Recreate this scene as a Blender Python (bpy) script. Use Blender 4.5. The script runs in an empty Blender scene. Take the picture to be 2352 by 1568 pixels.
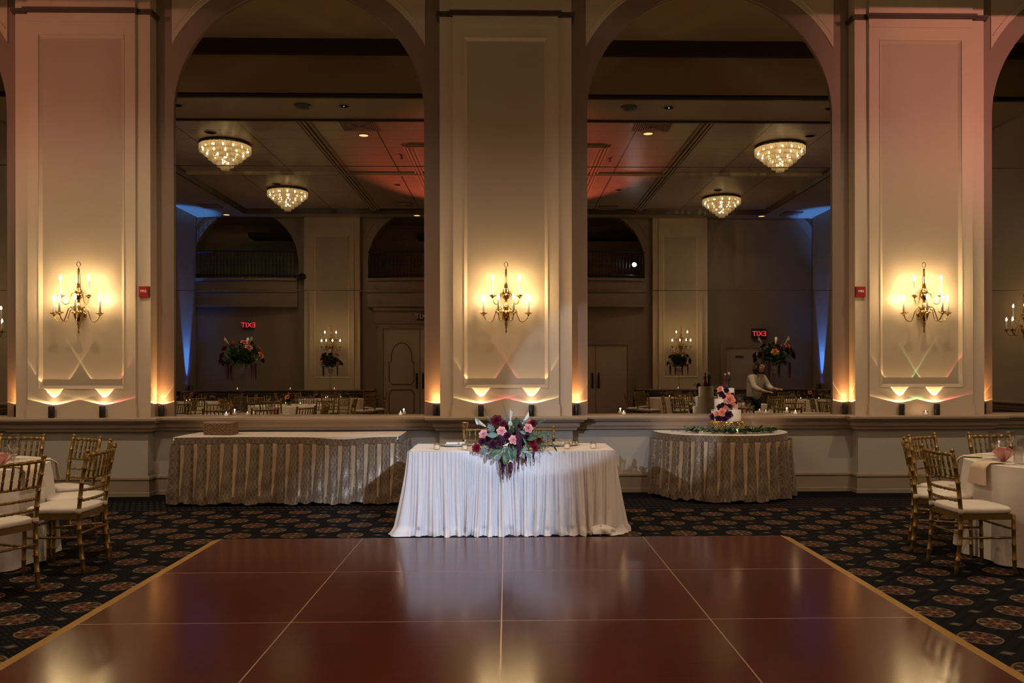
import bpy, bmesh, math, random
from mathutils import Vector, Matrix, Euler
R = math.radians
PI = math.pi
rnd = random.Random(7)
sc = bpy.context.scene
COL = sc.collection

# ------------------------------------------------------------------ camera
F_PX, YAW, ROLL, CX, CY, CAM_H = 1931.5, 0.02212, -0.0019, 1207.32, 849.92, 1.478
cam_d = bpy.data.cameras.new('camera')
cam = bpy.data.objects.new('camera', cam_d)
COL.objects.link(cam)
cam_d.sensor_width = 36.0
cam_d.lens = F_PX / 2352 * 36.0
cam_d.shift_x = (1176 - CX) / 2352
cam_d.shift_y = (CY - 784) / 2352
cam_d.clip_start, cam_d.clip_end = 0.05, 100
fw = Vector((math.sin(YAW), math.cos(YAW), 0)); rt = Vector((math.cos(YAW), -math.sin(YAW), 0)); up = Vector((0, 0, 1))
r3 = rt * math.cos(ROLL) + up * math.sin(ROLL); u3 = up * math.cos(ROLL) - rt * math.sin(ROLL)
mw = Matrix((r3, u3, -fw)).transposed().to_4x4(); mw.translation = (0, 0, CAM_H)
cam.matrix_world = mw
sc.camera = cam

# ------------------------------------------------------------------ world and exposure
world = bpy.data.worlds.new('world'); sc.world = world
world.use_nodes = True
world.node_tree.nodes['Background'].inputs[0].default_value = (0.9, 0.75, 0.6, 1)
world.node_tree.nodes['Background'].inputs[1].default_value = 0.0
vs = sc.view_settings
vs.view_transform = 'Standard'; vs.look = 'None'; vs.gamma = 1.0; vs.use_curve_mapping = False
vs.exposure = 0.0
sc.cycles.max_bounces = 8
sc.cycles.diffuse_bounces = 3
sc.cycles.glossy_bounces = 5
sc.cycles.transmission_bounces = 6
sc.cycles.transparent_max_bounces = 12
sc.cycles.sample_clamp_indirect = 2.0
sc.cycles.caustics_reflective = False
sc.cycles.caustics_refractive = False
sc.cycles.use_light_tree = True
try:
    sc.cycles.use_denoising = True
except Exception:
    pass

# strengths of the hall's lights and an added warm fill (watts / emission)
BULB = 290.0
UPLIGHT = 22.0
BLUE = 3200.0
SPOT_R = 4600.0
SPOT_L = 2000.0
PINK_R = 1300.0
PINK_L = 620.0
RED_C = 2000.0
DOWN = 235.0
ADDED_FILL = 120.0
CHAND = 300.0
CHAND_P = 70.0


def light(name, kind, loc, energy, color, aim=None, size=None, blend=None, radius=0.03, parent=None):
    d = bpy.data.lights.new(name, kind); d.energy = energy; d.color = color
    if kind in ('POINT', 'SPOT'): d.shadow_soft_size = radius
    if kind == 'SPOT':
        d.spot_size = R(size); d.spot_blend = blend
    o = bpy.data.objects.new(name, d); COL.objects.link(o)
    if kind == 'AREA': d.size = size
    o.location = loc
    if aim is not None:
        o.rotation_euler = (Vector(aim) - Vector(loc)).to_track_quat('-Z', 'Y').to_euler()
    return o

# spotlights clamped on the balcony rails of the back wall, pink and red washes, and an added warm fill
light('spot_from_right_balcony', 'SPOT', (3.66, -3.45, 4.5), SPOT_R, (0.6, 0.76, 1.0), (-0.50, 7.5, 0.36), 11.0, 0.8, 0.06)
light('spot_from_left_balcony', 'SPOT', (-5.8, -3.45, 4.15), SPOT_L, (0.8, 0.88, 1.0), (1.5, 10.2, 1.05), 10.0, 0.2, 0.012)
light('pink_wash_right', 'SPOT', (8.6, 2.4, 5.815), PINK_R, (1.0, 0.36, 0.28), (6.0, 10.1, 5.3), 34, 0.9, 0.03)
light('pink_wash_left', 'SPOT', (-8.6, 2.4, 5.80), PINK_L, (1.0, 0.34, 0.22), (-6.0, 10.1, 5.3), 34, 0.9, 0.03)
light('added_warm_fill', 'SPOT', (0.0, -3.3, 4.7), ADDED_FILL, (1.0, 0.64, 0.32), (0.0, 10.2, 3.2), 74, 0.7, 0.15)  # added fill that lifts the front wall; no such lamp hangs there
light('red_wash_ceiling', 'SPOT', (0.0, -3.3, 1.25), RED_C, (1.0, 0.2, 0.13), (0.0, 0.3, 6.0), 60, 0.35, 0.03)
for x_ in (-5.45, -2.70, 2.72, 5.45):
    light('soffit_downlight', 'SPOT', (x_, 6.55, 5.865), DOWN, (1.0, 0.72, 0.46), (x_, 6.9, 0), 140, 0.6, 0.002)

# ------------------------------------------------------------------ materials
class NT:
    def __init__(s, name):
        s.m = bpy.data.materials.new(name); s.m.use_nodes = True
        s.t = s.m.node_tree; s.n = s.t.nodes; s.l = s.t.links
        s.b = s.n['Principled BSDF']
    def new(s, typ, **kw):
        n = s.n.new(typ)
        for k, v in kw.items(): setattr(n, k, v)
        return n
    def link(s, a, b): s.l.new(a, b)
    def val(s, sock, v):
        if hasattr(v, 'bl_idname') or isinstance(v, bpy.types.NodeSocket): s.l.new(v, sock)
        else: sock.default_value = v
    def math(s, op, a, b=0.0, c=0.0, clamp=False):
        n = s.n.new('ShaderNodeMath'); n.operation = op; n.use_clamp = clamp
        for i, v in enumerate((a, b, c)): s.val(n.inputs[i], v)
        return n.outputs[0]
    def sep(s, v):
        n = s.n.new('ShaderNodeSeparateXYZ'); s.l.new(v, n.inputs[0]); return n.outputs
    def coord(s, which='Object'):
        return s.n.new('ShaderNodeTexCoord').outputs[which]
    def mix(s, f, a, b):
        n = s.n.new('ShaderNodeMix'); n.data_type = 'RGBA'
        s.val(n.inputs[0], f); s.val(n.inputs[6], a); s.val(n.inputs[7], b)
        return n.outputs[2]
    def noise(s, vec, scale, detail=3, rough=0.5):
        n = s.n.new('ShaderNodeTexNoise'); s.l.new(vec, n.inputs['Vector'])
        n.inputs['Scale'].default_value = scale; n.inputs['Detail'].default_value = detail; n.inputs['Roughness'].default_value = rough
        return n.outputs['Fac']
    def bump(s, h, strength, dist=0.01):
        n = s.n.new('ShaderNodeBump'); s.l.new(h, n.inputs['Height'])
        n.inputs['Strength'].default_value = strength; n.inputs['Distance'].default_value = dist
        s.l.new(n.outputs[0], s.b.inputs['Normal'])
    def scale(s, v, sc3):
        n = s.n.new('ShaderNodeMapping'); s.l.new(v, n.inputs[0]); n.inputs['Scale'].default_value = sc3
        return n.outputs[0]


def c4(c): return (c[0], c[1], c[2], 1)

def simple(name, col, rough=0.5, metal=0.0, spec=0.5, var=0.0, vscale=20, bump=0.0, coat=0.0, sheen=0.0, emit=None, es=0.0, trans=0.0, alpha=1.0, sub=0.0):
    t = NT(name); b = t.b
    b.inputs['Base Color'].default_value = c4(col)
    b.inputs['Roughness'].default_value = rough; b.inputs['Metallic'].default_value = metal
    b.inputs['Specular IOR Level'].default_value = spec
    b.inputs['Coat Weight'].default_value = coat; b.inputs['Sheen Weight'].default_value = sheen
    if trans: b.inputs['Transmission Weight'].default_value = trans
    if alpha < 1: b.inputs['Alpha'].default_value = alpha
    if emit:
        b.inputs['Emission Color'].default_value = c4(emit); b.inputs['Emission Strength'].default_value = es
    if var or bump:
        co = t.coord()
        nz = t.noise(co, vscale)
        if var:
            dk = tuple(c * (1 - var) for c in col); lt = tuple(min(1, c * (1 + var)) for c in col)
            t.link(t.mix(nz, c4(dk), c4(lt)), b.inputs['Base Color'])
        if bump: t.bump(nz, bump, 0.004)
    return t.m

M = {}
M['cream'] = simple('cream_paint', (0.57, 0.475, 0.37), 0.45, var=0.03, vscale=3, bump=0.05)
M['taupe'] = simple('taupe_paint', (0.23, 0.165, 0.13), 0.5, var=0.03, vscale=3, bump=0.05)
M['ledge'] = simple('ledge_paint', (0.42, 0.33, 0.26), 0.42, var=0.03, vscale=3)
M['panel'] = simple('beige_panel_paint', (0.43, 0.36, 0.28), 0.5, var=0.03, vscale=3, bump=0.05)
M['dado'] = simple('pale_dado_paint', (0.42, 0.40, 0.37), 0.5, var=0.03, vscale=3, bump=0.04)
M['base'] = simple('taupe_baseboard_paint', (0.30, 0.24, 0.19), 0.4, var=0.03, vscale=3)
M['brown'] = simple('dark_brown_moulding', (0.045, 0.028, 0.015), 0.5)
M['farwall'] = simple('far_wall_paint', (0.21, 0.165, 0.13), 0.5, var=0.04, vscale=2)
M['brass'] = simple('polished_brass', (0.62, 0.40, 0.13), 0.16, 1.0)
M['gold'] = simple('gold_resin', (0.27, 0.18, 0.055), 0.3, 0.55, var=0.15, vscale=30)
M['goldbright'] = simple('bright_gold_rim', (0.75, 0.5, 0.18), 0.2, 1.0)
M['black'] = simple('black_lamp_body', (0.006, 0.006, 0.007), 0.35)
M['white_cloth'] = simple('white_table_linen', (0.82, 0.77, 0.71), 0.8, var=0.03, vscale=15, sheen=0.2)
M['chiffon'] = simple('white_chiffon', (0.76, 0.74, 0.76), 0.75, sheen=0.4, var=0.03, vscale=9)
M['cushion'] = simple('ivory_cushion', (0.78, 0.74, 0.68), 0.7, sheen=0.3)
M['napkin'] = simple('ivory_napkin', (0.72, 0.6, 0.46), 0.8)
M['pinktulle'] = simple('blush_pink_fabric', (0.8, 0.45, 0.42), 0.8)
M['candle'] = simple('candle_sleeve', (0.62, 0.6, 0.66), 0.5)
M['wax'] = simple('candle_wax', (0.85, 0.72, 0.6), 0.5, emit=(1.0, 0.7, 0.45), es=0.5)
M['flame'] = simple('flame', (1, 0.8, 0.5), 0.5, emit=(1.0, 0.62, 0.28), es=14)
M['bulb'] = simple('lit_bulb', (1, 0.9, 0.7), 0.5, emit=(1.0, 0.68, 0.31), es=BULB)
M['lens'] = simple('lit_lens', (1, 0.9, 0.7), 0.5, emit=(1.0, 0.72, 0.42), es=14)
M['bluelens'] = simple('blue_lens', (0.2, 0.4, 1), 0.5, emit=(0.1, 0.35, 1.0), es=10)
M['burgundy'] = simple('burgundy_petal', (0.085, 0.003, 0.014), 0.6, spec=0.25, var=0.35, vscale=30)
M['plum'] = simple('plum_petal', (0.035, 0.004, 0.02), 0.6, spec=0.25, var=0.35, vscale=30)
M['red'] = simple('crimson_petal', (0.16, 0.004, 0.014), 0.55, spec=0.25, var=0.3, vscale=30)
M['pink'] = simple('pink_petal', (0.75, 0.33, 0.34), 0.6, var=0.15, vscale=40)
M['peach'] = simple('peach_petal', (0.8, 0.3, 0.2), 0.6, var=0.15, vscale=40)
M['calla'] = simple('white_calla', (0.8, 0.8, 0.72), 0.5)
M['leaf'] = simple('dark_green_leaf', (0.035, 0.09, 0.04), 0.4, var=0.4, vscale=18)
M['leaf2'] = simple('mid_green_leaf', (0.06, 0.13, 0.055), 0.45, var=0.4, vscale=18)
M['euca'] = simple('grey_green_eucalyptus', (0.13, 0.21, 0.19), 0.6, var=0.3, vscale=25)
M['sage'] = simple('silver_filler', (0.33, 0.4, 0.38), 0.8, var=0.3, vscale=60)
M['stem'] = simple('green_stem', (0.05, 0.09, 0.03), 0.6)
M['amaranth'] = simple('amaranth_purple', (0.075, 0.006, 0.04), 0.7, var=0.5, vscale=70)
M['icing'] = simple('white_icing', (0.85, 0.78, 0.72), 0.55)
M['wicker'] = None
M['silver'] = simple('silver', (0.7, 0.66, 0.6), 0.2, 1.0)
M['china'] = simple('white_china', (0.8, 0.78, 0.76), 0.2, coat=0.5)
M['menu'] = simple('plum_menu_card', (0.06, 0.012, 0.04), 0.6)
M['alarm'] = simple('red_alarm', (0.26, 0.01, 0.014), 0.35)
M['whitepaint'] = simple('white_lettering', (0.85, 0.82, 0.8), 0.5)
M['exitred'] = simple('lit_exit_letters', (0.9, 0.05, 0.05), 0.5, emit=(1.0, 0.04, 0.06), es=1.6)
M['exitwhite'] = simple('pale_exit_letters', (0.7, 0.7, 0.7), 0.5)
M['darkbox'] = simple('dark_housing', (0.02, 0.016, 0.014), 0.5)
M['iron'] = simple('black_iron', (0.008, 0.007, 0.006), 0.45)
M['hole'] = simple('dark_recess', (0.012, 0.01, 0.008), 0.8)
M['downlit'] = simple('dim_downlight', (0.8, 0.7, 0.5), 0.5, emit=(1.0, 0.72, 0.4), es=0.7)
M['grille'] = simple('vent_grille', (0.3, 0.22, 0.18), 0.5)
M['speaker'] = simple('speaker_cover', (0.12, 0.13, 0.14), 0.4)
M['chandrim'] = simple('chandelier_rim', (0.12, 0.09, 0.05), 0.4, 0.8)
M['chandbulb'] = simple('chandelier_bulb', (1, 0.9, 0.7), 0.5, emit=(1.0, 0.8, 0.5), es=CHAND)
M['trimgold'] = simple('gold_anodised_edge', (0.42, 0.24, 0.045), 0.45, 0.25, var=0.12, vscale=10)
M['alu'] = simple('aluminium_joint', (0.55, 0.42, 0.38), 0.35, 0.6)
M['skin'] = simple('skin', (0.5, 0.3, 0.2), 0.5)
M['hair'] = simple('dark_hair', (0.03, 0.015, 0.01), 0.5)
M['shirt'] = simple('white_shirt', (0.6, 0.56, 0.54), 0.7)
M['trousers'] = simple('black_trousers', (0.01, 0.01, 0.012), 0.7)
M['doorpaint'] = simple('door_paint', (0.36, 0.3, 0.24), 0.4)
M['darkline'] = simple('dark_panel_line', (0.06, 0.04, 0.025), 0.5)
M['seam'] = simple('mirror_joint', (0.07, 0.045, 0.025), 0.25, 0.6)

def glass(name, col=(1, 1, 1), rough=0.02, f=0.22):
    t = NT(name)
    out = t.n['Material Output']
    tr = t.new('ShaderNodeBsdfTransparent'); tr.inputs[0].default_value = c4(col)
    gl = t.new('ShaderNodeBsdfGlossy'); gl.inputs['Roughness'].default_value = rough
    lw = t.new('ShaderNodeLayerWeight'); lw.inputs[0].default_value = f
    mx = t.new('ShaderNodeMixShader')
    t.link(lw.outputs['Facing'], mx.inputs[0]); t.link(tr.outputs[0], mx.inputs[1]); t.link(gl.outputs[0], mx.inputs[2])
    t.link(mx.outputs[0], out.inputs[0])
    return t.m
M['glass'] = glass('clear_glass', (0.93, 0.93, 0.93))
M['champagne'] = glass('champagne', (0.97, 0.78, 0.5), 0.05, 0.15)

def crystal():
    t = NT('cut_crystal'); out = t.n['Material Output']
    tl = t.new('ShaderNodeBsdfTranslucent'); tl.inputs[0].default_value = (1, 0.92, 0.75, 1)
    tr = t.new('ShaderNodeBsdfTransparent'); tr.inputs[0].default_value = (1, 0.95, 0.85, 1)
    gl = t.new('ShaderNodeBsdfGlossy'); gl.inputs['Roughness'].default_value = 0.15
    a = t.new('ShaderNodeMixShader'); a.inputs[0].default_value = 0.12
    t.link(tl.outputs[0], a.inputs[1]); t.link(tr.outputs[0], a.inputs[2])
    b = t.new('ShaderNodeMixShader'); b.inputs[0].default_value = 0.2
    t.link(a.outputs[0], b.inputs[1]); t.link(gl.outputs[0], b.inputs[2]); t.link(b.outputs[0], out.inputs[0])
    return t.m
M['crystal'] = crystal()

def mirror_mat():
    t = NT('mirror_glass')
    b = t.b; b.inputs['Metallic'].default_value = 1.0; b.inputs['Roughness'].default_value = 0.0
    b.inputs['Base Color'].default_value = (0.62, 0.58, 0.50, 1)
    return t.m
M['mirror'] = mirror_mat()

def wood():
    t = NT('mahogany_laminate'); co = t.coord()
    n1 = t.noise(t.scale(co, (0.6, 26, 1)), 1.6, 6, 0.6)
    n2 = t.noise(t.scale(co, (2.0, 110, 1)), 1.2, 3, 0.5)
    f = t.math('ADD', t.math('MULTIPLY', n1, 0.65), t.math('MULTIPLY', n2, 0.35))
    rp = t.new('ShaderNodeValToRGB'); t.link(f, rp.inputs[0])
    e = rp.color_ramp.elements
    e[0].position = 0.36; e[0].color = (0.04, 0.009, 0.006, 1)
    e[1].position = 0.66; e[1].color = (0.12, 0.022, 0.012, 1)
    t.link(rp.outputs[0], t.b.inputs['Base Color'])
    t.b.inputs['Roughness'].default_value = 0.17
    t.b.inputs['Specular IOR Level'].default_value = 0.42
    
    return t.m
M['wood'] = wood()

def carpet():
    t = NT('medallion_carpet'); co = t.coord(); X, Y, Z = t.sep(co)
    P = 0.502
    def lattice(ox, oy):
        fx = t.math('SUBTRACT', t.math('FRACT', t.math('ADD', t.math('DIVIDE', t.math('SUBTRACT', X, 2.604), P), ox + 0.5 + 40)), 0.5)
        fy = t.math('SUBTRACT', t.math('FRACT', t.math('ADD', t.math('DIVIDE', t.math('SUBTRACT', Y, 5.579), P), oy + 0.5 + 40)), 0.5)
        return t.math('MULTIPLY', fx, P), t.math('MULTIPLY', fy, P)
    def ln(a, b): return t.math('SQRT', t.math('ADD', t.math('MULTIPLY', a, a), t.math('MULTIPLY', b, b)))
    def lt(a, th): return t.math('LESS_THAN', a, th)
    def band(a, lo, hi): return t.math('MULTIPLY', t.math('GREATER_THAN', a, lo), t.math('LESS_THAN', a, hi))
    a1, b1 = lattice(0, 0); a2, b2 = lattice(0.5, 0.5)
    d1, d2 = ln(a1, b1), ln(a2, b2)
    d = t.math('MINIMUM', d1, d2)
    # angular petals inside the medallions
    sel = lt(d1, d2)
    ax = t.math('ADD', t.math('MULTIPLY', a1, sel), t.math('MULTIPLY', a2, t.math('SUBTRACT', 1.0, sel)))
    ay = t.math('ADD', t.math('MULTIPLY', b1, sel), t.math('MULTIPLY', b2, t.math('SUBTRACT', 1.0, sel)))
    ang = t.math('ARCTAN2', ay, ax)
    pet = t.math('COSINE', t.math('MULTIPLY', ang, 8.0))
    dw = t.math('ADD', d, t.math('MULTIPLY', pet, 0.0015))
    a3, b3 = lattice(0.5, 0.0); a4, b4 = lattice(0.0, 0.5)
    ab = lambda a, b: t.math('ADD', t.math('MULTIPLY', t.math('ABSOLUTE', a), 0.75), t.math('ABSOLUTE', b))
    s = t.math('MINIMUM', ab(a3, b3), ab(a4, b4))
    # weave
    wv = t.math('SINE', t.math('MULTIPLY', t.math('ADD', X, Y), 150.0))
    wv2 = t.math('SINE', t.math('MULTIPLY', t.math('SUBTRACT', X, Y), 60.0))
    weave = t.math('MULTIPLY', t.math('GREATER_THAN', wv, 0.55), t.math('GREATER_THAN', wv2, -0.5))
    col = t.mix(weave, (0.003, 0.0034, 0.006, 1), (0.014, 0.015, 0.02, 1))
    def over(mask, c):
        nonlocal col
        col = t.mix(mask, col, c4(c))
    over(lt(dw, 0.116), (0.135, 0.095, 0.055))
    over(lt(dw, 0.104), (0.028, 0.02, 0.014))
    over(t.math('MULTIPLY', band(d, 0.066, 0.098), t.math('GREATER_THAN', pet, 0.1)), (0.12, 0.075, 0.045))
    over(lt(dw, 0.062), (0.12, 0.05, 0.034))
    over(t.math('MULTIPLY', band(d, 0.03, 0.055), t.math('LESS_THAN', pet, -0.1)), (0.02, 0.012, 0.01))
    over(lt(d, 0.018), (0.18, 0.10, 0.07))
    dots = t.math('MULTIPLY', band(d, 0.082, 0.106), t.math('GREATER_THAN', t.math('COSINE', t.math('MULTIPLY', ang, 4.0)), 0.93))
    over(dots, (0.26, 0.22, 0.16))
    over(lt(s, 0.034), (0.07, 0.06, 0.045)); over(lt(s, 0.016), (0.13, 0.11, 0.09))
    # striped border along the wall
    inb = t.math('GREATER_THAN', Y, 8.93)
    stripe = t.math('GREATER_THAN', t.math('SINE', t.math('MULTIPLY', Y, 42.0)), 0.25)
    dash = t.math('GREATER_THAN', t.math('SINE', t.math('ADD', t.math('MULTIPLY', X, 95.0), t.math('MULTIPLY', Y, 40.0))), -0.25)
    bc = t.mix(t.math('MULTIPLY', stripe, dash), (0.005, 0.005, 0.009, 1), (0.05, 0.034, 0.024, 1))
    plain = t.math('GREATER_THAN', Y, 9.62)
    bc = t.mix(plain, bc, (0.004, 0.005, 0.010, 1))
    col = t.mix(inb, col, bc)
    t.link(col, t.b.inputs['Base Color'])
    t.b.inputs['Roughness'].default_value = 0.95; t.b.inputs['Specular IOR Level'].default_value = 0.1
    t.bump(t.noise(co, 260, 2), 0.4, 0.004)
    return t.m
M['carpet'] = carpet()

def brocade(name, dark, lite, line):
    t = NT(name); U, V, W = t.sep(t.coord('UV'))
    S = 0.06
    a = t.math('FRACT', t.math('ADD', t.math('DIVIDE', U, S), t.math('DIVIDE', V, S * 1.5)))
    b = t.math('FRACT', t.math('SUBTRACT', t.math('ADD', t.math('DIVIDE', U, S), 50.0), t.math('DIVIDE', V, S * 1.5)))
    la = t.math('GREATER_THAN', t.math('ABSOLUTE', t.math('SUBTRACT', a, 0.5)), 0.44)
    lb = t.math('GREATER_THAN', t.math('ABSOLUTE', t.math('SUBTRACT', b, 0.5)), 0.44)
    ln_ = t.math('MAXIMUM', la, lb)
    nz = t.noise(t.coord('Object'), 14, 5, 0.7)
    col = t.mix(nz, c4(dark), c4(lite))
    col = t.mix(t.math('MULTIPLY', ln_, 0.85), col, c4(line))
    t.link(col, t.b.inputs['Base Color'])
    t.b.inputs['Roughness'].default_value = 0.36; t.b.inputs['Metallic'].default_value = 0.25
    t.b.inputs['Sheen Weight'].default_value = 0.2
    t.bump(t.math('ADD', nz, t.math('MULTIPLY', ln_, 0.3)), 0.5, 0.012)
    return t.m
M['brocade'] = brocade('taupe_diamond_brocade', (0.115, 0.083, 0.055), (0.21, 0.155, 0.105), (0.33, 0.25, 0.175))  # dark tone deepened so the cloth colour carries shade of the folds
M['satin'] = simple('plain_champagne_satin', (0.46, 0.34, 0.22), 0.38, 0.15, var=0.15, vscale=12, bump=0.4)

def wicker():
    t = NT('woven_wicker'); X, Y, Z = t.sep(t.coord('Object'))
    a = t.math('SINE', t.math('MULTIPLY', X, 240.0)); b = t.math('SINE', t.math('MULTIPLY', Z, 420.0))
    w = t.math('MULTIPLY', t.math('ADD', t.math('MULTIPLY', a, b), 1.0), 0.5)
    t.link(t.mix(w, (0.12, 0.06, 0.035, 1), (0.50, 0.31, 0.18, 1)), t.b.inputs['Base Color'])
    t.b.inputs['Roughness'].default_value = 0.6
    t.bump(w, 0.9, 0.01)
    return t.m
M['wicker'] = wicker()

def ceiling_mat():
    t = NT('ceiling_tiles'); co = t.coord(); X, Y, Z = t.sep(co)
    def lines(v, per, off):
        f = t.math('ABSOLUTE', t.math('SUBTRACT', t.math('FRACT', t.math('ADD', t.math('DIVIDE', v, per), off + 30)), 0.5))
        return t.math('GREATER_THAN', f, 0.488)
    l = t.math('MAXIMUM', lines(X, 1.22, 0.0), lines(Y, 0.61, 0.25))
    col = t.mix(l, (0.42, 0.33, 0.26, 1), (0.10, 0.07, 0.05, 1))
    t.link(col, t.b.inputs['Base Color'])
    t.b.inputs['Roughness'].default_value = 0.32
    t.bump(t.noise(co, 3, 2), 0.25, 0.03)
    return t.m
M['ceiling'] = ceiling_mat()
M['ceilplain'] = simple('ceiling_soffit_paint', (0.40, 0.32, 0.22), 0.5)

def stand_mat():
    t = NT('gold_crystal_mesh'); U, V, W = t.sep(t.coord('UV'))
    a = t.math('ABSOLUTE', t.math('SUBTRACT', t.math('FRACT', t.math('ADD', t.math('MULTIPLY', U, 44.0), t.math('MULTIPLY', V, 4.0))), 0.5))
    b = t.math('ABSOLUTE', t.math('SUBTRACT', t.math('FRACT', t.math('SUBTRACT', t.math('ADD', t.math('MULTIPLY', U, 44.0), 9.0), t.math('MULTIPLY', V, 4.0))), 0.5))
    m = t.math('MINIMUM', a, b)
    f = t.math('LESS_THAN', m, 0.12)
    t.link(t.mix(f, (0.16, 0.09, 0.045, 1), (0.75, 0.55, 0.32, 1)), t.b.inputs['Base Color'])
    t.b.inputs['Metallic'].default_value = 0.85; t.b.inputs['Roughness'].default_value = 0.25
    t.bump(m, 0.8, 0.01)
    return t.m
M['stand'] = stand_mat()

# ------------------------------------------------------------------ mesh helpers
class MB:
    def __init__(s): s.v = []; s.f = []; s.mi = []; s.uv = {}
    def add(s, vs_, fs, mi=0, T=None):
        o = len(s.v)
        for p in vs_:
            p = Vector(p)
            s.v.append(T @ p if T is not None else p)
        for f in fs:
            s.f.append([i + o for i in f]); s.mi.append(mi)
        return o
    def box(s, x0, x1, y0, y1, z0, z1, mi=0, T=None):
        s.add([(x0, y0, z0), (x1, y0, z0), (x1, y1, z0), (x0, y1, z0), (x0, y0, z1), (x1, y0, z1), (x1, y1, z1), (x0, y1, z1)],
              [(0, 3, 2, 1), (4, 5, 6, 7), (0, 1, 5, 4), (1, 2, 6, 5), (2, 3, 7, 6), (3, 0, 4, 7)], mi, T)
    def lathe(s, prof, n=16, mi=0, T=None, cap=True):
        vs_ = []; fs = []
        for r, z in prof:
            for k in range(n):
                a = 2 * PI * k / n; vs_.append((r * math.cos(a), r * math.sin(a), z))
        for j in range(len(prof) - 1):
            for k in range(n):
                k2 = (k + 1) % n
                fs.append((j * n + k, j * n + k2, (j + 1) * n + k2, (j + 1) * n + k))
        if cap:
            fs.append(tuple(range(n - 1, -1, -1))); fs.append(tuple(range((len(prof) - 1) * n, len(prof) * n)))
        s.add(vs_, fs, mi, T)
    def tube(s, pts, rad, n=8, mi=0, T=None, cap=True):
        pts = [Vector(p) for p in pts]
        if not hasattr(rad, '__len__'): rad = [rad] * len(pts)
        vs_ = []; fs = []; prev = None
        for i, p in enumerate(pts):
            d = (pts[min(i + 1, len(pts) - 1)] - pts[max(i - 1, 0)]).normalized()
            a = prev if prev is not None else (Vector((1, 0, 0)) if abs(d.x) < 0.8 else Vector((0, 1, 0)))
            a = (a - d * a.dot(d))
            if a.length < 1e-6: a = d.orthogonal()
            a.normalize(); prev = a; b = d.cross(a)
            for k in range(n):
                t_ = 2 * PI * k / n
                vs_.append(p + (a * math.cos(t_) + b * math.sin(t_)) * rad[i])
        for j in range(len(pts) - 1):
            for k in range(n):
                k2 = (k + 1) % n
                fs.append((j * n + k, j * n + k2, (j + 1) * n + k2, (j + 1) * n + k))
        if cap:
            fs.append(tuple(range(n - 1, -1, -1))); fs.append(tuple(range((len(pts) - 1) * n, len(pts) * n)))
        s.add(vs_, fs, mi, T)
    def ball(s, c, r, n=8, mi=0, T=None, sz=1.0):
        prof = [(max(1e-4, r * math.sin(PI * i / (n // 2 + 2))), -r * sz * math.cos(PI * i / (n // 2 + 2))) for i in range(n // 2 + 3)]
        TT = Matrix.Translation(Vector(c)); TT = T @ TT if T is not None else TT
        s.lathe(prof, n, mi, TT, cap=False)
    def grid(s, fn, nu, nv, mi=0, T=None, close=False, mfn=None, uvfn=None):
        o = len(s.v)
        for j in range(nv + 1):
            for i in range(nu + 1):
                p = Vector(fn(i / nu, j / nv)); s.v.append(T @ p if T is not None else p)
        for j in range(nv):
            for i in range(nu):
                a = o + j * (nu + 1) + i
                s.f.append([a, a + 1, a + nu + 2, a + nu + 1]); s.mi.append(mfn((i + .5) / nu, (j + .5) / nv) if mfn else mi)
                if uvfn:
                    s.uv[len(s.f) - 1] = [uvfn(i / nu, j / nv), uvfn((i + 1) / nu, j / nv), uvfn((i + 1) / nu, (j + 1) / nv), uvfn(i / nu, (j + 1) / nv)]
    def mesh(s, name, mats, smooth=False):
        me = bpy.data.meshes.new(name)
        me.from_pydata([tuple(v) for v in s.v], [], s.f)
        for m in (mats if isinstance(mats, (list, tuple)) else [mats]): me.materials.append(m)
        me.polygons.foreach_set('material_index', s.mi)
        if smooth: me.polygons.foreach_set('use_smooth', [True] * len(s.f))
        if s.uv:
            l = me.uv_layers.new(name='UVMap')
            for pi, uvs in s.uv.items():
                for k, li in enumerate(me.polygons[pi].loop_indices): l.data[li].uv = uvs[k]
        me.update()
        return me
    def build(s, name, mats, parent=None, smooth=False, loc=None, rot=None):
        o = bpy.data.objects.new(name, s.mesh(name, mats, smooth)); COL.objects.link(o)
        if parent is not None: o.parent = parent
        if loc is not None: o.location = loc
        if rot is not None: o.rotation_euler = rot
        return o


def sharpen(o, ang=35):
    me = o.data
    try:
        me.set_sharp_from_angle(angle=R(ang))
    except Exception:
        pass
    return o

def tag(o, label, cat, group=None, kind=None):
    if label: o['label'] = label
    if cat: o['category'] = cat
    if group: o['group'] = group
    if kind: o['kind'] = kind
    return o

def thing(name, label, cat, loc=(0, 0, 0), rz=0.0, group=None):
    o = bpy.data.objects.new(name, None); COL.objects.link(o)
    o.empty_display_size = 0.1
    o.location = loc; o.rotation_euler = (0, 0, rz)
    return tag(o, label, cat, group)

def struct(o, label=None, cat=None):
    o['kind'] = 'structure'
    if label: o['label'] = label
    if cat: o['category'] = cat
    return o

def copy_tree(o, parent=None):
    c = o.copy(); COL.objects.link(c)
    if parent is not None: c.parent = parent
    for ch in list(KIDS.get(o.name, [])) or [x for x in o.children]:
        copy_tree(ch, c)
    return c
KIDS = {}
def snapshot(o):
    KIDS[o.name] = list(o.children)
    for c in o.children: snapshot(c)

def dup(o, loc, rz, label=None, group=None):
    c = copy_tree(o); c.location = loc; c.rotation_euler = (0, 0, rz)
    if label: c['label'] = label
    if group: c['group'] = group
    elif 'group' in c and group == '': del c['group']
    return c

# ------------------------------------------------------------------ the hall: walls
D = 10.26; PER = 5.01; PX = -0.01; HALF = 0.9945; RAD = PER / 2 - HALF
ZL = 0.93; ZSPR = 4.60; ZTOP = 6.75
BW, FWID = 0.79, 0.63

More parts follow.
